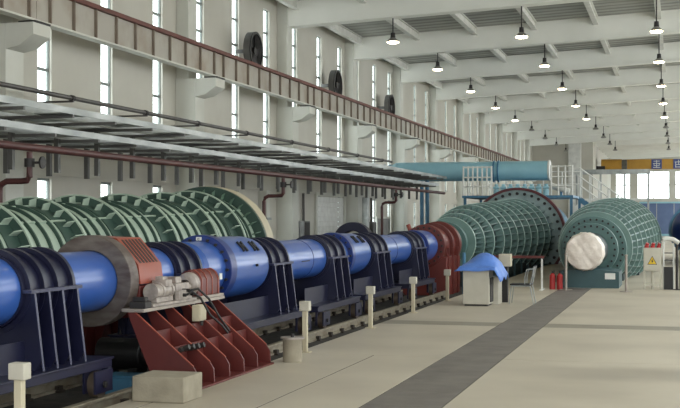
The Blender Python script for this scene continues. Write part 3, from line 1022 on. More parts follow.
obj('cable_gland', MB().cyl((AX - 0.42, 32.2, AZ + 0.42), (AX - 0.48, 32.2, AZ + 0.58), 0.06, n=12), 'red_light', rh)
obj('drain_pipe', MB().cyl((-5.72, 33.0, -0.155), (-5.72, 33.0, 1.0), 0.05, n=12), 'sky_dark', rh)

# green ribbed nozzle with the maroon flange
n1 = thing('teal_nozzle', (AX, 44, 0), 'large green ribbed cone with bolted flange on the tube axis', 'nozzle')
p1_ = [(34.2, 0.5), (35.6, 0.5), (37.5, 0.74), (39.3, 0.96), (42.5, 1.07), (46.2, 1.18), (49.5, 1.31), (51.8, 1.38)]
r1_ = [35.9, 36.9, 38.0, 39.2, 40.5, 41.9, 43.4, 45.0, 46.7, 48.4, 50.1]
rib_cone(n1, AX, AZ, p1_, r1_, 34, 'teal_shaded', 'teal_rib', 0.24, 0.07, 56, 0.04, (35.9, 51.75))
obj('neck_flange', MB().ring(AX, AZ, 34.2, 34.5, 0.4, 0.62, 48), 'teal', n1, 0.01)
obj('neck_flange', MB().ring(AX, AZ, 35.1, 35.4, 0.45, 0.64, 48), 'teal', n1, 0.01)
ff = obj('face_flange', MB().ring(AX, AZ, 51.75, 52.0, 1.45, 1.97, 80), 'flange_face', n1, 0.01)
bolts(ff, 51.75, 1.82, 36, 0.07, 0.12, 'black')
obj('flange_rim', MB().ring(AX, AZ, 51.68, 52.1, 1.97, 2.08, 80), 'maroon', n1, 0.01)
for y in (37.5, 42.0, 47.0, 51.0):
    rr = 0.7 + (y - 37.5) * 0.06
    obj('support_leg', MB().box(AX - rr * 0.9, AX + rr * 0.9, y - 0.15, y + 0.15, 0.0 if y > 60 else -0.16, max(0.05, AZ - rr * 0.95)), 'teal_dark', n1)

obj('added_dark_base', MB().box(AX - 0.95, AX + 1.0, 36.6, 51.4, -0.155, 0.3), 'teal_shaded', n1)  # dark box added under the cone to darken the area beneath it
for q in range(8):
    yq = 37.0 + q * 2.0
    obj('added_base_rib', MB().box(AX + 1.0, AX + 1.06, yq - 0.05, yq + 0.05, -0.155, 0.42), 'teal_dark', n1)
# test chamber behind the flange
tc_ = thing('test_chamber', (AX, 57, -0.16), 'big blue test chamber drum behind the maroon flange', 'chamber')
obj('drum', MB().lathe(AX, AZ, [(52.15, 0.0), (52.15, 1.6), (60.0, 1.6), (60.0, 0.0)], 64), 'sky_dark', tc_)
obj('pedestal', MB().box(AX - 1.6, AX + 1.6, 52.6, 59.5, -0.155, 0.2), 'teal_dark', tc_)
# teal nozzle standing loose in the hall with wrapped mouth
TX, TZ = -2.48, 1.03
n2 = thing('loose_teal_nozzle', (TX, 42, 0), 'teal ribbed nozzle on a pedestal with its mouth wrapped in white sheet', 'nozzle')
p2_ = [(33.72, 0.48), (36.3, 0.5), (37.4, 0.72), (38.2, 0.88), (40.0, 1.08), (42.5, 1.27), (46.0, 1.42), (50.0, 1.52), (54.0, 1.58)]
r2_ = [38.3, 39.4, 40.7, 42.2, 43.9, 45.8, 48.0, 50.6, 53.5]
p2r = rib_cone(n2, TX, TZ, p2_, r2_, 36, 'teal_shaded', 'teal_rib', 0.23, 0.08, 56, 0.045, (38.3, 53.9))
fA = obj('mouth_flange', MB().ring(TX, TZ, 36.3, 36.6, 0.45, 0.78, 56), 'teal', n2, 0.012)
bolts(fA, 36.3, 0.69, 24, 0.035, 0.08, 'black', TX, TZ)
fB = obj('rear_flange', MB().ring(TX, TZ, 37.4, 37.7, 0.6, 0.98, 56), 'teal', n2, 0.012)
bolts(fB, 37.4, 0.88, 30, 0.035, 0.08, 'black', TX, TZ)
obj('end_flange', MB().ring(TX, TZ, 54.0, 54.25, 1.4, 1.74, 64), 'teal', n2, 0.012)
obj('pedestal', MB().prism([(TX - 0.75, 0.0), (TX + 0.9, 0.0), (TX + 0.9, 0.45), (TX + 0.5, 0.5), (TX - 0.5, 0.5), (TX - 0.75, 0.45)], 34.2, 36.2), 'teal_dark', n2)
obj('added_dark_base', MB().box(TX - 0.8, TX + 0.85, 38.4, 41.4, 0.0, 0.22), 'teal_shaded', n2)  # dark box added here too, so the area under the nozzle reads dark
for y in (42.5, 47.0, 52.0):
    rr_ = p2r(y) + 0.12
    zc_ = max(0.02, TZ - math.sqrt(max(0.0, rr_ * rr_ - 0.8 ** 2)))
    for s_ in (-1, 1):
        obj('support_leg', MB().box(TX + s_ * 1.0 - 0.2, TX + s_ * 1.0 + 0.2, y - 0.15, y + 0.15, 0.0, zc_ + 0.1), 'teal_shaded', n2)
obj('label_plate', MB().box(TX + 0.52, TX + 0.80, 34.18, 34.202, 0.25, 0.42), 'white', n2)
# crumpled white sheet over the mouth
sv, sf = [], []
nr, na = 9, 56
rnd = random.Random(3)
ph = [rnd.uniform(0, 6.28) for _ in range(12)]
for i in range(nr + 1):
    u = i / nr
    rr = 0.5 * min(1.0, u * 1.25)
    for j in range(na):
        a = 2 * PI * j / na
        X_, Y_ = rr * math.cos(a), rr * math.sin(a)
        cr = 0.02 * math.sin(11 * X_ + 6 * Y_ + ph[0]) + 0.018 * math.sin(14 * Y_ - 9 * X_ + ph[1]) + 0.01 * math.sin(27 * X_ + 19 * Y_ + ph[2])
        yy = 33.56 - 0.06 * (1 - u * u) + cr * (0.4 + u) * 0.7
        r_ = rr * (1 + 0.02 * math.sin(11 * a + ph[3]))
        if u > 0.8:
            yy = 33.60 + (u - 0.8) * 2.2 + cr * 0.4
            r_ = 0.535 * (1 + 0.015 * math.sin(13 * a + ph[4]) + 0.012 * math.sin(29 * a))
        sv.append((TX + r_ * math.cos(a) * (1 if i else 0.02), yy, TZ + r_ * math.sin(a) * (1 if i else 0.02)))
for i in range(nr):
    for j in range(na):
        sf.append((i * na + j, i * na + (j + 1) % na, (i + 1) * na + (j + 1) % na, (i + 1) * na + j))
sf.append(tuple(range(na)))
so = obj('mouth_cover', MB().add(sv, sf), 'sheet')
tag(so, 'crumpled white sheet tied over the mouth of the teal nozzle', 'cover')
# barrier posts in front
for (x, y), lb in zip([(-2.93, 33.06), (-1.32, 32.6)], ['left of the wrapped nozzle', 'right of the wrapped nozzle']):
    t = thing('barrier_post', (x, y, 0), 'slim grey barrier post standing ' + lb, 'post', 'barrier posts')
    obj('foot', MB().cyl((x, y, 0), (x, y, 0.02), 0.17, n=20), 'steel_plate', t)
    obj('post', MB().cyl((x, y, 0.02), (x, y, 0.95), 0.035, n=12), 'steel_plate', t)
    obj('knob', MB().cyl((x, y, 0.95), (x, y, 0.99), 0.045, n=12), 'steel_plate', t)

# ------------------------------------------------------------------ objects on the floor near the nozzles
ds = thing('control_desk', (-4.3, 26.8, 0), 'ivory metal control desk under the blue tarpaulin', 'desk')
obj('cabinet', MB().box(-4.60, -4.02, 26.4, 27.0, 0.04, 0.80), 'ivory', ds, 0.01)
obj('plinth', MB().box(-4.57, -4.05, 26.43, 26.97, 0.0, 0.04), 'dark', ds)
obj('side_panel', MB().box(-4.02, -4.0, 26.55, 26.95, 0.08, 0.62), 'dark', ds)
obj('rear_unit', MB().box(-4.45, -3.9, 27.02, 27.6, 0.0, 0.62), 'ivory', ds, 0.01)
obj('monitor', MB().box(-4.0, -3.72, 27.76, 28.0, 0.83, 1.12), 'cream', ds, 0.01)
obj('monitor_stand', MB().box(-3.95, -3.8, 27.8, 27.95, 0.0, 0.83), 'dark', ds)
# tarpaulin: draped height field with hanging skirts
tv, tf = [], []
nx, ny = 22, 20
x0, x1, y0, y1 = -4.78, -3.74, 26.30, 27.72
for i in range(nx + 1):
    for j in range(ny + 1):
        u, v = i / nx, j / ny
        x, y = x0 + (x1 - x0) * u, y0 + (y1 - y0) * v
        hgt = 0.83 + 0.30 * math.exp(-((u - 0.45) / 0.3) ** 2 - ((v - 0.5) / 0.32) ** 2) + 0.16 * math.exp(-((u - 0.74) / 0.2) ** 2 - ((v - 0.65) / 0.3) ** 2)
        hgt += 0.018 * math.sin(9 * u + 5 * v) + 0.014 * math.sin(17 * v - 6 * u)
        if u > 0.86:
            hgt -= (u - 0.86) / 0.14 * (0.24 + 0.05 * math.sin(14 * v))
        if u < 0.06 or v < 0.04:
            hgt -= 0.06
        tv.append((x, y, hgt))
for i in range(nx):
    for j in range(ny):
        tf.append((i * (ny + 1) + j, (i + 1) * (ny + 1) + j, (i + 1) * (ny + 1) + j + 1, i * (ny + 1) + j + 1))
tp = tag(obj('tarpaulin', MB().add(tv, tf), 'tarp'), 'crumpled blue tarpaulin draped over the control desk', 'tarpaulin')
sm = tp.modifiers.new('thickness', 'SOLIDIFY')
sm.thickness = 0.008

# chair facing left
cx, cy = -3.42, 27.5
ch = thing('metal_chair', (cx, cy, 0), 'metal tube chair with a dark seat beside the blue tarpaulin', 'chair')
obj('seat', MB().box(cx - 0.26, cx + 0.22, cy - 0.22, cy + 0.22, 0.42, 0.46), 'black', ch, 0.012)
bk_ = [(cx + 0.23, 0.50), (cx + 0.27, 0.84)]
obj('backrest', MB().prism([(cx + 0.245, 0.6), (cx + 0.265, 0.6), (cx + 0.295, 0.84), (cx + 0.275, 0.84)], cy - 0.2, cy + 0.2), 'zinc_dark', ch)
for sy in (-1, 1):
    yy = cy + sy * 0.21
    obj('leg', MB().path([(cx - 0.27, yy, 0.0), (cx - 0.22, yy, 0.42)], 0.012), 'zinc', ch)
    obj('leg', MB().path([(cx + 0.28, yy, 0.0), (cx + 0.2, yy, 0.42)], 0.012), 'zinc', ch)
    obj('back_upright', MB().path([(cx + 0.2, yy, 0.44), (cx + 0.245, yy, 0.6), (cx + 0.29, yy, 0.86)], 0.012), 'zinc', ch)
    obj('arm_rail', MB().path([(cx + 0.275, yy, 0.8), (cx + 0.12, yy, 0.78), (cx + 0.08, yy, 0.6), (cx + 0.08, yy, 0.45)], 0.011), 'zinc', ch)
obj('seat_frame', MB().path([(cx - 0.23, cy - 0.21, 0.41), (cx + 0.21, cy - 0.21, 0.41)], 0.012).path([(cx - 0.23, cy + 0.21, 0.41), (cx + 0.21, cy + 0.21, 0.41)], 0.012), 'zinc', ch)

br = thing('barrier_rail', (-4.2, 32.9, 0), 'low barrier with a red top rail and white legs behind the chair', 'barrier')
obj('top_rail', MB().box(-5.2, -3.5, 32.86, 32.94, 0.86, 0.93), 'red', br, 0.008)
for x in (-5.15, -3.56):
    obj('leg', MB().box(x - 0.025, x + 0.025, 32.87, 32.93, 0.0, 0.86), 'white', br)
    obj('foot', MB().box(x - 0.04, x + 0.04, 32.6, 33.2, 0.0, 0.03), 'white', br)
for k, x in enumerate((-3.32, -3.12)):
    y = 33.3
    t = thing('fire_extinguisher', (x, y, 0), 'red fire extinguisher on the floor, %s of the pair beside the wrapped nozzle' % ('left one' if k == 0 else 'right one'), 'extinguisher', 'pair of fire extinguishers')
    obj('cylinder', MB().cyl((x, y, 0), (x, y, 0.38), 0.08, n=20).cyl((x, y, 0.38), (x, y, 0.44), 0.08, 0.035, n=20), 'ext_red', t)
    obj('valve', MB().cyl((x, y, 0.44), (x, y, 0.49), 0.025, n=10).box(x - 0.02, x + 0.07, y - 0.012, y + 0.012, 0.49, 0.51), 'dark', t)
    obj('hose', MB().path([(x + 0.03, y - 0.02, 0.47), (x + 0.09, y - 0.03, 0.42), (x + 0.1, y - 0.03, 0.2)], 0.01, 6), 'black', t)

# electrical cabinet with warning triangle
ex, ey = -0.68, 34.1
eb = thing('power_box', (ex, ey, 0), 'ivory power distribution box on legs with a yellow warning triangle', 'power box')
obj('case', MB().box(ex - 0.235, ex + 0.235, ey - 0.1, ey + 0.1, 0.5, 1.14), 'ivory', eb, 0.01)
dr = obj('door', MB().box(ex - 0.21, ex + 0.21, ey - 0.112, ey - 0.1, 0.53, 1.11), 'ivory', eb, 0.004)
tri = obj('warning_sign', MB().prism([(ex - 0.13, 0.68), (ex + 0.13, 0.68), (ex, 0.92)], ey - 0.116, ey - 0.112), 'black', dr)
obj('sign_face', MB().prism([(ex - 0.108, 0.693), (ex + 0.108, 0.693), (ex, 0.893)], ey - 0.119, ey - 0.116), 'warn', dr)
obj('lightning_bolt', MB().prism([(ex + 0.012, 0.85), (ex - 0.03, 0.765), (ex - 0.002, 0.77), (ex - 0.014, 0.705), (ex + 0.034, 0.788), (ex + 0.006, 0.785)], ey - 0.122, ey - 0.119), 'black', dr)
for sx_ in (-1, 1):
    for sy_ in (-1, 1):
        obj('leg', MB().box(ex + sx_ * 0.21 - 0.02, ex + sx_ * 0.21 + 0.02, ey + sy_ * 0.08 - 0.02, ey + sy_ * 0.08 + 0.02, 0, 0.5), 'ivory', eb)
obj('crossbar', MB().box(ex - 0.21, ex + 0.21, ey - 0.09, ey - 0.07, 0.1, 0.14), 'ivory', eb)
obj('conduit', MB().cyl((ex, ey, 0), (ex, ey, 0.5), 0.04, n=10), 'ivory', eb)
for q in range(3):
    xx = ex - 0.15 + q * 0.16
    t = thing('red_socket', (xx, ey, 1.14), 'red plug socket on top of the power box, %s of three' % ['left', 'middle', 'right'][q], 'socket', 'red sockets on the power box')
    obj('body', MB().cyl((xx, ey, 1.142), (xx, ey, 1.2), 0.06, n=12), 'ext_red', t)
    obj('cap', MB().cyl((xx - 0.0, ey, 1.2), (xx + 0.03, ey - 0.02, 1.26), 0.05, n=12), 'ext_red', t)
# frame with dark panel and white drum at the right edge
rk = thing('equipment_rack', (-0.25, 34.0, 0), 'white tube rack with dark panel between power box and white drum', 'rack')
for x in (-0.38, -0.12):
    obj('upright', MB().cyl((x, 34.05, 0), (x, 34.05, 1.28), 0.025, n=10), 'white', rk)
obj('hood', MB().path([(-0.40, 34.05, 1.28), (-0.38, 34.05, 1.36), (-0.3, 34.05, 1.4), (-0.12, 34.05, 1.37), (0.02, 34.0, 1.28)], 0.06, 10), 'white', rk)
obj('panel', MB().box(-0.37, -0.13, 33.98, 34.02, 0.0, 0.62), 'black', rk, 0.008)
for z in (0.8, 1.0):
    obj('rung', MB().cyl((-0.38, 34.05, z), (-0.12, 34.05, z), 0.015, n=8), 'zinc_dark', rk)
wd = thing('white_drum', (0.22, 34.2, 0), 'tall white drum cut by the right edge of the picture', 'drum')
obj('drum', MB().cyl((0.22, 34.3, 0.0), (0.22, 34.3, 1.05), 0.2, n=32).cyl((0.22, 34.3, 1.05), (0.22, 34.3, 1.2), 0.2, 0.1, n=32), 'ivory', wd)
obj('strap', MB().cyl((0.22, 34.3, 0.6), (0.22, 34.3, 0.64), 0.206, n=32), 'steel_plate', wd)
sp_ = thing('stand_pipe', (-0.03, 33.9, 0), 'dark standing pipe in front of the white drum', 'pipe')
obj('pipe', MB().cyl((-0.03, 33.9, 0.02), (-0.03, 33.9, 1.22), 0.035, n=12), 'dark', sp_)
obj('foot', MB().cyl((-0.03, 33.9, 0.0), (-0.03, 33.9, 0.02), 0.1, n=16), 'dark', sp_)

# ------------------------------------------------------------------ platform over the test chamber, stair, overhead pipe
pf = thing('access_platform', (-6.6, 54.5, -0.16), 'blue access platform with white railings above the big flange', 'platform')
obj('deck', MB().box(-9.2, -4.36, 52.6, 57.5, 2.86, 2.96), 'sky_dark', pf)
for x in (-9.1, -4.45):
    for y in (52.8, 57.3):
        obj('leg', MB().box(x - 0.06, x + 0.06, y - 0.06, y + 0.06, 0.0 if x < -8.2 or x > FE else -0.16, 2.86), 'sky_dark', pf)


def railing(parent, x0, x1, y, z, h=1.25, n=6, rails=(0.4, 0.8, 1.25)):
    for q in range(n + 1):
        x = x0 + (x1 - x0) * q / n
        obj('rail_post', MB().cyl((x, y, z), (x, y, z + h), 0.038, n=8), 'white', parent)
    for r in rails:
        obj('handrail', MB().cyl((x0, y, z + r), (x1, y, z + r), 0.034, n=8), 'white', parent)


railing(pf, -9.15, -7.9, 52.65, 2.96, 1.3, 6)
railing(pf, -7.9, -4.4, 57.4, 2.96, 1.2, 4, (0.6, 1.2))
railing(pf, -5.3, -4.4, 52.65, 2.96, 1.3, 3)
for q in range(8):
    x = -7.7 + q * 0.31
    t = thing('blue_actuator', (x, 52.75, 2.96), 'pale blue actuator in the row above the big flange, %s from the left' % ORD[q], 'actuator', 'row of blue actuators on the platform')
    obj('body', MB().cyl((x, 52.75, 2.961), (x, 52.75, 3.22), 0.13, n=14), 'sky_pipe', t)
    obj('head', MB().cyl((x, 52.75, 3.22), (x, 52.75, 3.46), 0.08, n=12), 'sky_pipe', t)
    obj('arm', MB().cyl((x - 0.13, 52.7, 3.3), (x + 0.13, 52.7, 3.3), 0.06, n=10), 'sky_pipe', t)
wp = thing('white_pipe', (-5.0, 52.9, 2.96), 'short slanting white pipe at the right end of the actuator row', 'pipe')
obj('pipe', MB().cyl((-5.35, 53.0, 3.4), (-4.55, 53.0, 3.12), 0.13, n=16), 'white', wp)
obj('bracket', MB().box(-4.95, -4.85, 52.95, 53.05, 2.961, 3.2), 'sky_dark', wp)

sr = thing('steel_stair', (-3.5, 55.6, 0), 'steel stair with white railings going down right of the platform', 'stair')
for q in range(11):
    x = -4.2 + q * 0.26
    z = 2.78 - q * 0.19
    obj('tread', MB().box(x, x + 0.24, 55.1, 56.0, z - 0.03, z), 'zinc', sr)
for yy in (55.08, 56.02):
    obj('stringer', MB().prism([(-4.3, 2.95), (-4.3, 2.7), (-1.25, 0.47), (-1.25, 0.72)], yy - 0.02, yy + 0.02), 'sky_dark', sr)
    for h in (0.5, 0.9, 1.3):
        obj('handrail', MB().path([(-4.3, yy, 2.95 + h), (-1.3, yy, 0.76 + h)], 0.026, 8), 'white', sr)
    for q in range(8):
        x = -4.25 + q * 0.41
        z = 2.9 - (x + 4.3) * 0.731
        obj('rail_post', MB().cyl((x, yy, z), (x, yy, z + 1.32), 0.026, n=8), 'white', sr)
obj('post', MB().box(-1.33, -1.23, 55.05, 56.05, 0.0, 0.5), 'sky_dark', sr)

gp = thing('overhead_pipe', (-9.6, 55.2, 4.1), 'thick pale blue pipe crossing overhead from the wall to the chamber', 'pipe')
PYc = 54.3
obj('main_pipe', MB().cyl((-12.5, PYc, 4.1), (-5.6, PYc, 4.1), 0.44, n=40), 'sky_pipe', gp)
obj('end_cap', MB().cyl((-5.6, PYc, 4.1), (-5.5, PYc, 4.1), 0.47, n=40), 'white', gp, 0.02)
obj('reducer', MB().cyl((-12.9, PYc, 4.05), (-12.5, PYc, 4.1), 0.33, 0.44, n=40), 'sky_pipe', gp)
obj('inlet_pipe', MB().cyl((-13.69, PYc, 4.05), (-12.9, PYc, 4.05), 0.3, n=32), 'sky_dark', gp)
for x in (-13.4, -13.15, -12.9, -8.05, -7.85):
    obj('pipe_flange', MB().cyl((x, PYc, 4.08), (x + 0.07, PYc, 4.08), 0.38 if x < -12 else 0.5, n=40), 'sky_dark', gp)
for x in (-11.35, -11.1):
    obj('leg', MB().cyl((x, PYc - 0.1, 0.0), (x, PYc - 0.1, 3.72), 0.09, n=16), 'sky_dark', gp)

# grey gantry and blue vessel in the background
gt = thing('grey_gantry', (-3.35, 65, 0), 'grey steel gantry frame behind the wrapped nozzle', 'gantry')
obj('beam', MB().box(-5.3, -1.4, 64.85, 65.15, 4.3, 4.55), 'zinc', gt)
for x in (-5.2, -3.95, -2.7, -1.5):
    obj('post', MB().box(x - 0.05, x + 0.05, 64.95, 65.05, 0.0, 4.3), 'zinc', gt)
obj('beam', MB().box(-5.2, -1.5, 64.95, 65.05, 2.9, 3.02), 'white', gt)
bv = thing('blue_vessel', (0.3, 56, 0), 'deep blue horizontal vessel behind the power box at the right edge', 'vessel')
obj('shell', MB().lathe(0.75, 1.45, [(52.0, 0.0), (52.0, 0.6), (52.5, 0.95), (54.0, 1.05), (62.0, 1.05), (62.0, 0.0)], 48), 'blue_dark', bv)
for y in (53.6, 55.2, 57.0):
    obj('ring_rib', MB().ring(0.75, 1.45, y, y + 0.1, 0.98, 1.14, 48), 'sky_dark', bv)
for y in (54.0, 60.0):
    obj('support_leg', MB().box(0.1, 1.4, y - 0.15, y + 0.15, 0.0, 0.55), 'blue_dark', bv)
wsh = thing('pale_hatch', (-4.6, 50.0, 0.0), 'pale round hatch cover between the two ribbed nozzles', 'hatch')
obj('cover', MB().cyl((-4.35, 60.0, 2.2), (-4.35, 60.15, 2.2), 0.62, n=32), 'white', wsh)
obj('stand', MB().box(-4.5, -4.2, 60.15, 60.3, 0.0, 2.4), 'sky_dark', wsh)

bp_ = thing('blue_partition', (0.5, 141, 0), 'blue panelled partition under the bright end window', 'partition')
for q in range(5):
    xq = -4.2 + q * 1.9
    obj('panel', MB().box(xq, xq + 1.84, 140.9, 141.0, 0.25, 3.7), 'haze_blue', bp_)
obj('frame_rail', MB().box(-4.25, 5.3, 140.85, 141.05, 3.7, 3.9), 'sky_pipe', bp_)
obj('base_rail', MB().box(-4.25, 5.3, 140.85, 141.05, 0.0, 0.25), 'sky_pipe', bp_)

# yellow overhead crane with signs
cr = thing('bridge_crane', (0, 124, 6.7), 'yellow overhead bridge crane near the far end of the hall', 'crane')
obj('bridge_girder', MB().box(-7.2, 11.8, 123.6, 124.4, 6.9, 7.9), 'yellow', cr)
obj('end_truck', MB().box(-7.85, -7.0, 122.2, 125.8, 6.75, 7.2), 'dark', cr)
obj('motor_hood', MB().cyl((-7.4, 122.9, 7.35), (-5.4, 122.9, 7.35), 0.55, n=24), 'yellow', cr)
obj('drum_end', MB().cyl((-5.4, 122.9, 7.35), (-4.9, 122.9, 7.35), 0.5, n=24), 'zinc_dark', cr)
for k, x in enumerate((-2.05, 0.05)):
    t = thing('crane_sign', (x, 123.55, 6.95), 'blue square sign with a white character on the crane, %s' % ('left one' if k == 0 else 'at the right edge'), 'sign', 'blue signs on the crane')
    obj('board', MB().box(x - 0.5, x + 0.5, 123.54, 123.59, 6.92, 7.88), 'sign_blue', t)
    mb = MB()
    strokes = [(-0.3, 0.3, 7.66, 7.72), (-0.34, 0.34, 7.44, 7.5), (-0.26, 0.26, 7.22, 7.28), (-0.34, 0.34, 7.04, 7.1), (-0.03, 0.03, 7.1, 7.78), (-0.28, -0.22, 7.22, 7.5), (0.22, 0.28, 7.22, 7.5)] if k == 0 else \
              [(-0.34, 0.34, 7.56, 7.62), (-0.3, -0.24, 7.04, 7.56), (0.24, 0.3, 7.04, 7.56), (-0.24, 0.24, 7.3, 7.36), (-0.24, 0.24, 7.06, 7.12), (-0.03, 0.03, 7.4, 7.8)]
    for (a, b, c_, d_) in strokes:
        mb.box(x + a, x + b, 123.525, 123.54, c_, d_)
    obj('character', mb, 'white', t)

# ------------------------------------------------------------------ cable trays, fire pipe, conduits along the wall
TY0, TY1 = 6.0, 53.6


def tray(xc, z, label, w=0.3, off=0.0):
    t = thing('cable_tray', (xc, 20, z), label, 'cable tray', 'cable trays along the wall')
    for s_ in (-1, 1):
        obj('side_rail', MB().box(xc + s_ * w - 0.012, xc + s_ * w + 0.012, TY0, TY1, z, z + 0.11), 'zinc', t)
    y = TY0 + off
    while y < TY1 - 2:
        obj('tray_sheet', MB().box(xc - w + 0.012, xc + w - 0.012, y, y + 0.8, z, z + 0.012), 'zinc', t)
        y += 2.43


tray(-10.38, 3.74, 'galvanised cable tray, upper level, farthest out from the wall', off=0.3)
tray(-11.25, 3.74, 'galvanised cable tray, upper level, in the middle', off=1.1)
tray(-12.1, 3.74, 'galvanised cable tray, upper level, nearest the wall', off=0.0)
tray(-10.75, 3.42, 'galvanised cable tray, lower level, farthest out from the wall', off=0.8)
tray(-11.75, 3.42, 'galvanised cable tray, lower level, nearest the wall', off=1.7)
sup = None
y = 9.0
k = 0
while y < 53.4:
    lb = 'dark tray support frame hanging under the cable trays, %s from the camera' % ORD[k]
    if sup is None:
        sup = thing('tray_support', (-11.2, y, 3.4), lb, 'tray support', 'tray supports')
        obj('upper_arm', MB().box(-12.85, -10.06, y - 0.03, y + 0.03, 3.68, 3.735), 'zinc_dark', sup)
        obj('lower_arm', MB().box(-12.85, -10.4, y - 0.03, y + 0.03, 3.36, 3.415), 'zinc_dark', sup)
        for dx in (-11.27, -12.35):
            obj('dropper', MB().box(dx - 0.045, dx + 0.045, y - 0.045, y + 0.045, 2.8, 3.68), 'zinc_dark', sup)
        ysup = y
    else:
        dup(sup, (0, y - ysup, 0), lb)
    y += 1.62
    k += 1
fp = tag(obj('fire_main', MB().path([(-10.2, TY0, 3.1), (-10.2, TY1, 3.1)], 0.065, 12), 'pipe_red'), 'long maroon fire main running below the cable trays', 'pipe')
for k, yb in enumerate((17.5, 30.6, 44.0)):
    t = thing('fire_riser', (-10.7, yb, 0), 'maroon fire riser stepping down from the main, %s from the camera' % ORD[k], 'pipe', 'fire risers')
    obj('pipe', MB().path([(-10.2, yb, 3.03), (-10.2, yb, 2.75), (-10.2, yb, 2.62), (-10.25, yb, 2.56), (-10.35, yb, 2.55), (-10.62, yb, 2.55), (-10.72, yb, 2.5), (-10.75, yb, 2.4), (-10.75, yb, 0.0)][:8] + ([(-10.75, yb, 0.0)] if yb > 26 or yb < 9 else [(-10.75, yb, 2.2)]), 0.05, 10), 'pipe_red', t)
    obj('valve', MB().cyl((-10.2, yb, 2.78), (-10.2, yb, 2.92), 0.085, n=12).box(-10.12, -9.98, yb - 0.02, yb + 0.02, 2.83, 2.87), 'dark', t)
    obj('handwheel', MB().cyl((-9.98, yb, 2.85), (-9.95, yb, 2.85), 0.1, n=16), 'dark', t)
cd = thing('wall_conduit', (-12.5, 20, 4.5), 'dark conduit on wall brackets above the cable trays', 'conduit')
obj('pipe', MB().path([(-12.5, TY0, 4.52), (-12.5, 53, 4.52)], 0.05, 10), 'pipe_dark', cd)
for y in (14.5, 19.6, 23.2, 26.9, 30.2, 34.0, 38.4, 42.8, 47.0, 51.2):
    b_ = obj('bracket_arm', MB().box(-13.69, -12.46, y - 0.025, y + 0.025, 4.43, 4.47), 'pipe_dark', cd)
    obj('pipe_clip', MB().cyl((-12.5, y - 0.06, 4.52), (-12.5, y + 0.06, 4.52), 0.065, n=12), 'dark', b_)

# ------------------------------------------------------------------ wall fans above the girder
for k, (y, z) in enumerate(((36.3, 7.32), (45.9, 7.25), (55.2, 7.2))):
    xf = -13.12
    t = thing('wall_fan', (xf, y, z - 0.6), 'black round wall fan above the crane girder, %s from the camera' % ORD[k], 'fan', 'wall fans')

    def xr(ri, ro, xa, xb, n=32):
        mb = MB()
        v = []
        for (xx, rr) in ((xa, ri), (xa, ro), (xb, ro), (xb, ri)):
            for q in range(n):
                a = 2 * PI * q / n
                v.append((xx, y + rr * math.cos(a), z + rr * math.sin(a)))
        f = []
        for p in range(4):
            for q in range(n):
                f.append((p * n + q, p * n + (q + 1) % n, ((p + 1) % 4) * n + (q + 1) % n, ((p + 1) % 4) * n + q))
        return mb.add(v, f)
    obj('housing', xr(0.54, 0.6, xf - 0.12, xf + 0.1), 'zinc_dark', t)
    obj('guard_ring', xr(0.53, 0.61, xf + 0.1, xf + 0.13), 'black', t)
    obj('back_plate', MB().cyl((xf - 0.12, y, z), (xf - 0.09, y, z), 0.54, n=28), 'black', t)
    obj('hub', MB().cyl((xf - 0.09, y, z), (xf + 0.08, y, z), 0.12, n=16), 'dark', t)
    for q in range(5):
        a = 2 * PI * q / 5
        d = Vector((0, math.cos(a), math.sin(a)))
        w = Vector((0, -math.sin(a), math.cos(a)))
        X = Vector((1, 0, 0))
        c0 = Vector((xf + 0.02, y, z))
        vs = [c0 + d * rr + (w * sg * ww + X * sg * 0.04) + X * tt for rr, ww in ((0.1, 0.06), (0.5, 0.15)) for sg in (-1, 1) for tt in (-0.008, 0.008)]
        obj('blade', MB().add(vs, [(0, 1, 3, 2), (4, 6, 7, 5), (0, 4, 5, 1), (2, 3, 7, 6), (0, 2, 6, 4), (1, 5, 7, 3)]), 'dark', t)
    obj('bracket', MB().box(WX, xf - 0.11, y - 0.05, y + 0.05, z - 0.06, z + 0.06), 'zinc_dark', t)
    obj('foot_bracket', MB().box(WX, xf + 0.05, y - 0.12, y + 0.12, z - 0.66, z - 0.6), 'zinc_dark', t)

# ------------------------------------------------------------------ pendant lamps under the roof beams
LZ = 8.09
lamp_lib = {}


def lamp_mesh(nm, mb, mat):
    me = mesh_from(mb, nm)
    me.materials.append(M[mat])
    lamp_lib[nm] = me


def vlathe(prof, n=24):
    mb = MB()
    v = []
    for (r, z) in prof:
        for q in range(n):
            a = 2 * PI * q / n
            v.append((r * math.cos(a), r * math.sin(a), z))
    f = []
    for k in range(len(prof) - 1):
        f += [(k * n + q, k * n + (q + 1) % n, (k + 1) * n + (q + 1) % n, (k + 1) * n + q) for q in range(n)]
    return mb.add(v, f)


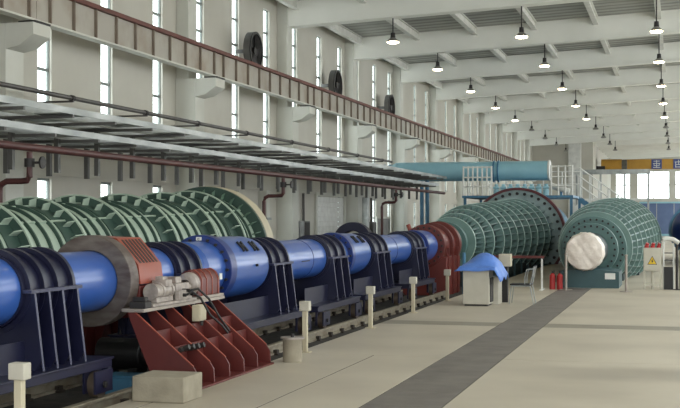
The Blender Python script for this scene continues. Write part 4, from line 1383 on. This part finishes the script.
lamp_mesh('gear_box', MB().cyl((0, 0, 0.12), (0, 0, 0.32), 0.09, 0.075, n=16), 'dark')
lamp_mesh('shade', vlathe([(0.07, 0.16), (0.1, 0.13), (0.16, 0.08), (0.22, 0.0), (0.205, 0.0), (0.15, 0.065), (0.08, 0.12)]), 'shade')
lamp_mesh('lit_lens', vlathe([(0.203, 0.01), (0.19, -0.03), (0.12, -0.05), (0.005, -0.06)]), 'lamp_on')
lamp_mesh('dark_lens', vlathe([(0.203, 0.01), (0.19, -0.03), (0.12, -0.05), (0.005, -0.06)]), 'lamp_off')
rows = [(-9.55, 'row nearest the window wall'), (-5.09, 'middle row'), (-0.68, 'row at the right of the picture'), (3.8, 'row right of the walkway')]
SPREAD = [0, 0.2, 0.32, 0.42, 0.5, 0.5, 0.5, 0.5, 0.5]
for rx, rn in rows:
    for k, y in enumerate(frames[:4] + frames[4:]):
        kk = max(0, k - 4)
        lit = kk <= 4
        if rx > 0 and kk > 4:
            continue
        xx = rx - SPREAD[kk] * (0.9 if rx < -3 else 0.25)
        lz = LZ + (0.13 if kk else 0.0)
        t = thing('pendant_lamp', (xx, y, lz), '%s pendant lamp in the %s, %s along the roof' % ('glowing' if lit else 'unlit', rn, ORD[k]), 'lamp', 'pendant lamps under the roof')
        key = ('cord', round(zb(xx) - 0.05 - lz, 3))
        if key not in lamp_lib:
            lamp_lib[key] = mesh_from(MB().cyl((0, 0, 0.3), (0, 0, key[1]), 0.022, n=8), 'cord')
            lamp_lib[key].materials.append(M['dark'])
        for nm, me in (('cord', lamp_lib[key]), ('gear_box', lamp_lib['gear_box']), ('shade', lamp_lib['shade']), ('lens', lamp_lib['lit_lens' if lit else 'dark_lens'])):
            o = bpy.data.objects.new(nm, me)
            COL.objects.link(o)
            o.parent = t

# ------------------------------------------------------------------ things along the foot of the left wall
rd = thing('door_1', (WX, 47.6, 0), 'wide pale roller door low in the left wall', 'door', kind='structure')
obj('door_frame', MB().box(WX, WX + 0.1, 44.9, 45.1, 0, 3.0).box(WX, WX + 0.1, 49.0, 49.2, 0, 3.0).box(WX, WX + 0.1, 45.1, 49.0, 2.85, 3.0), 'column', rd)
for q in range(14):
    obj('slat', MB().box(WX, WX + 0.05, 45.1, 49.0, 0.02 + q * 0.2, 0.212 + q * 0.2), 'white', rd, 0.004)
gd = thing('door_2', (WX, 56, 0), 'grey metal door low in the left wall, past the roller door', 'door', kind='structure')
obj('door_leaf', MB().box(WX, WX + 0.06, 54.8, 57.3, 0, 1.95), 'zinc_dark', gd)
obj('door_frame', MB().box(WX, WX + 0.1, 54.7, 54.8, 0, 2.05).box(WX, WX + 0.1, 57.3, 57.4, 0, 2.05).box(WX, WX + 0.1, 54.8, 57.3, 1.95, 2.05), 'column', gd)
for k, (y, z0_, z1_) in enumerate(((43.2, 1.2, 1.85), (53.6, 1.1, 1.8), (60.0, 1.1, 1.8))):
    t = thing('wall_switchbox', (WX, y, z0_), 'dark switch box on the left wall, %s from the camera' % ORD[k], 'switch box', 'switch boxes on the left wall')
    obj('case', MB().box(WX, WX + 0.25, y - 0.35, y + 0.35, z0_, z1_), 'zinc_dark', t, 0.01)
    obj('riser_conduit', MB().cyl((WX + 0.1, y, z1_), (WX + 0.1, y, 2.9), 0.05, n=8), 'pipe_dark', t)
    obj('lid', MB().box(WX + 0.25, WX + 0.265, y - 0.3, y + 0.3, z0_ + 0.05, z1_ - 0.05), 'dark', t)
for k, y in enumerate((38.6, 50.3, 52.3, 59.0)):
    t = thing('wall_duct', (WX, y, 0), 'pale vertical duct up the left wall, %s from the camera' % ORD[k], 'duct', 'vertical ducts on the left wall')
    obj('duct', MB().box(WX, WX + 0.3, y - 0.18, y + 0.18, 0, 2.9), ['column', 'white', 'zinc', 'zinc'][k], t, 0.01)
    obj('duct_collar', MB().box(WX, WX + 0.34, y - 0.22, y + 0.22, 1.9, 1.98), 'zinc', t)
print('objects', len(bpy.data.objects))
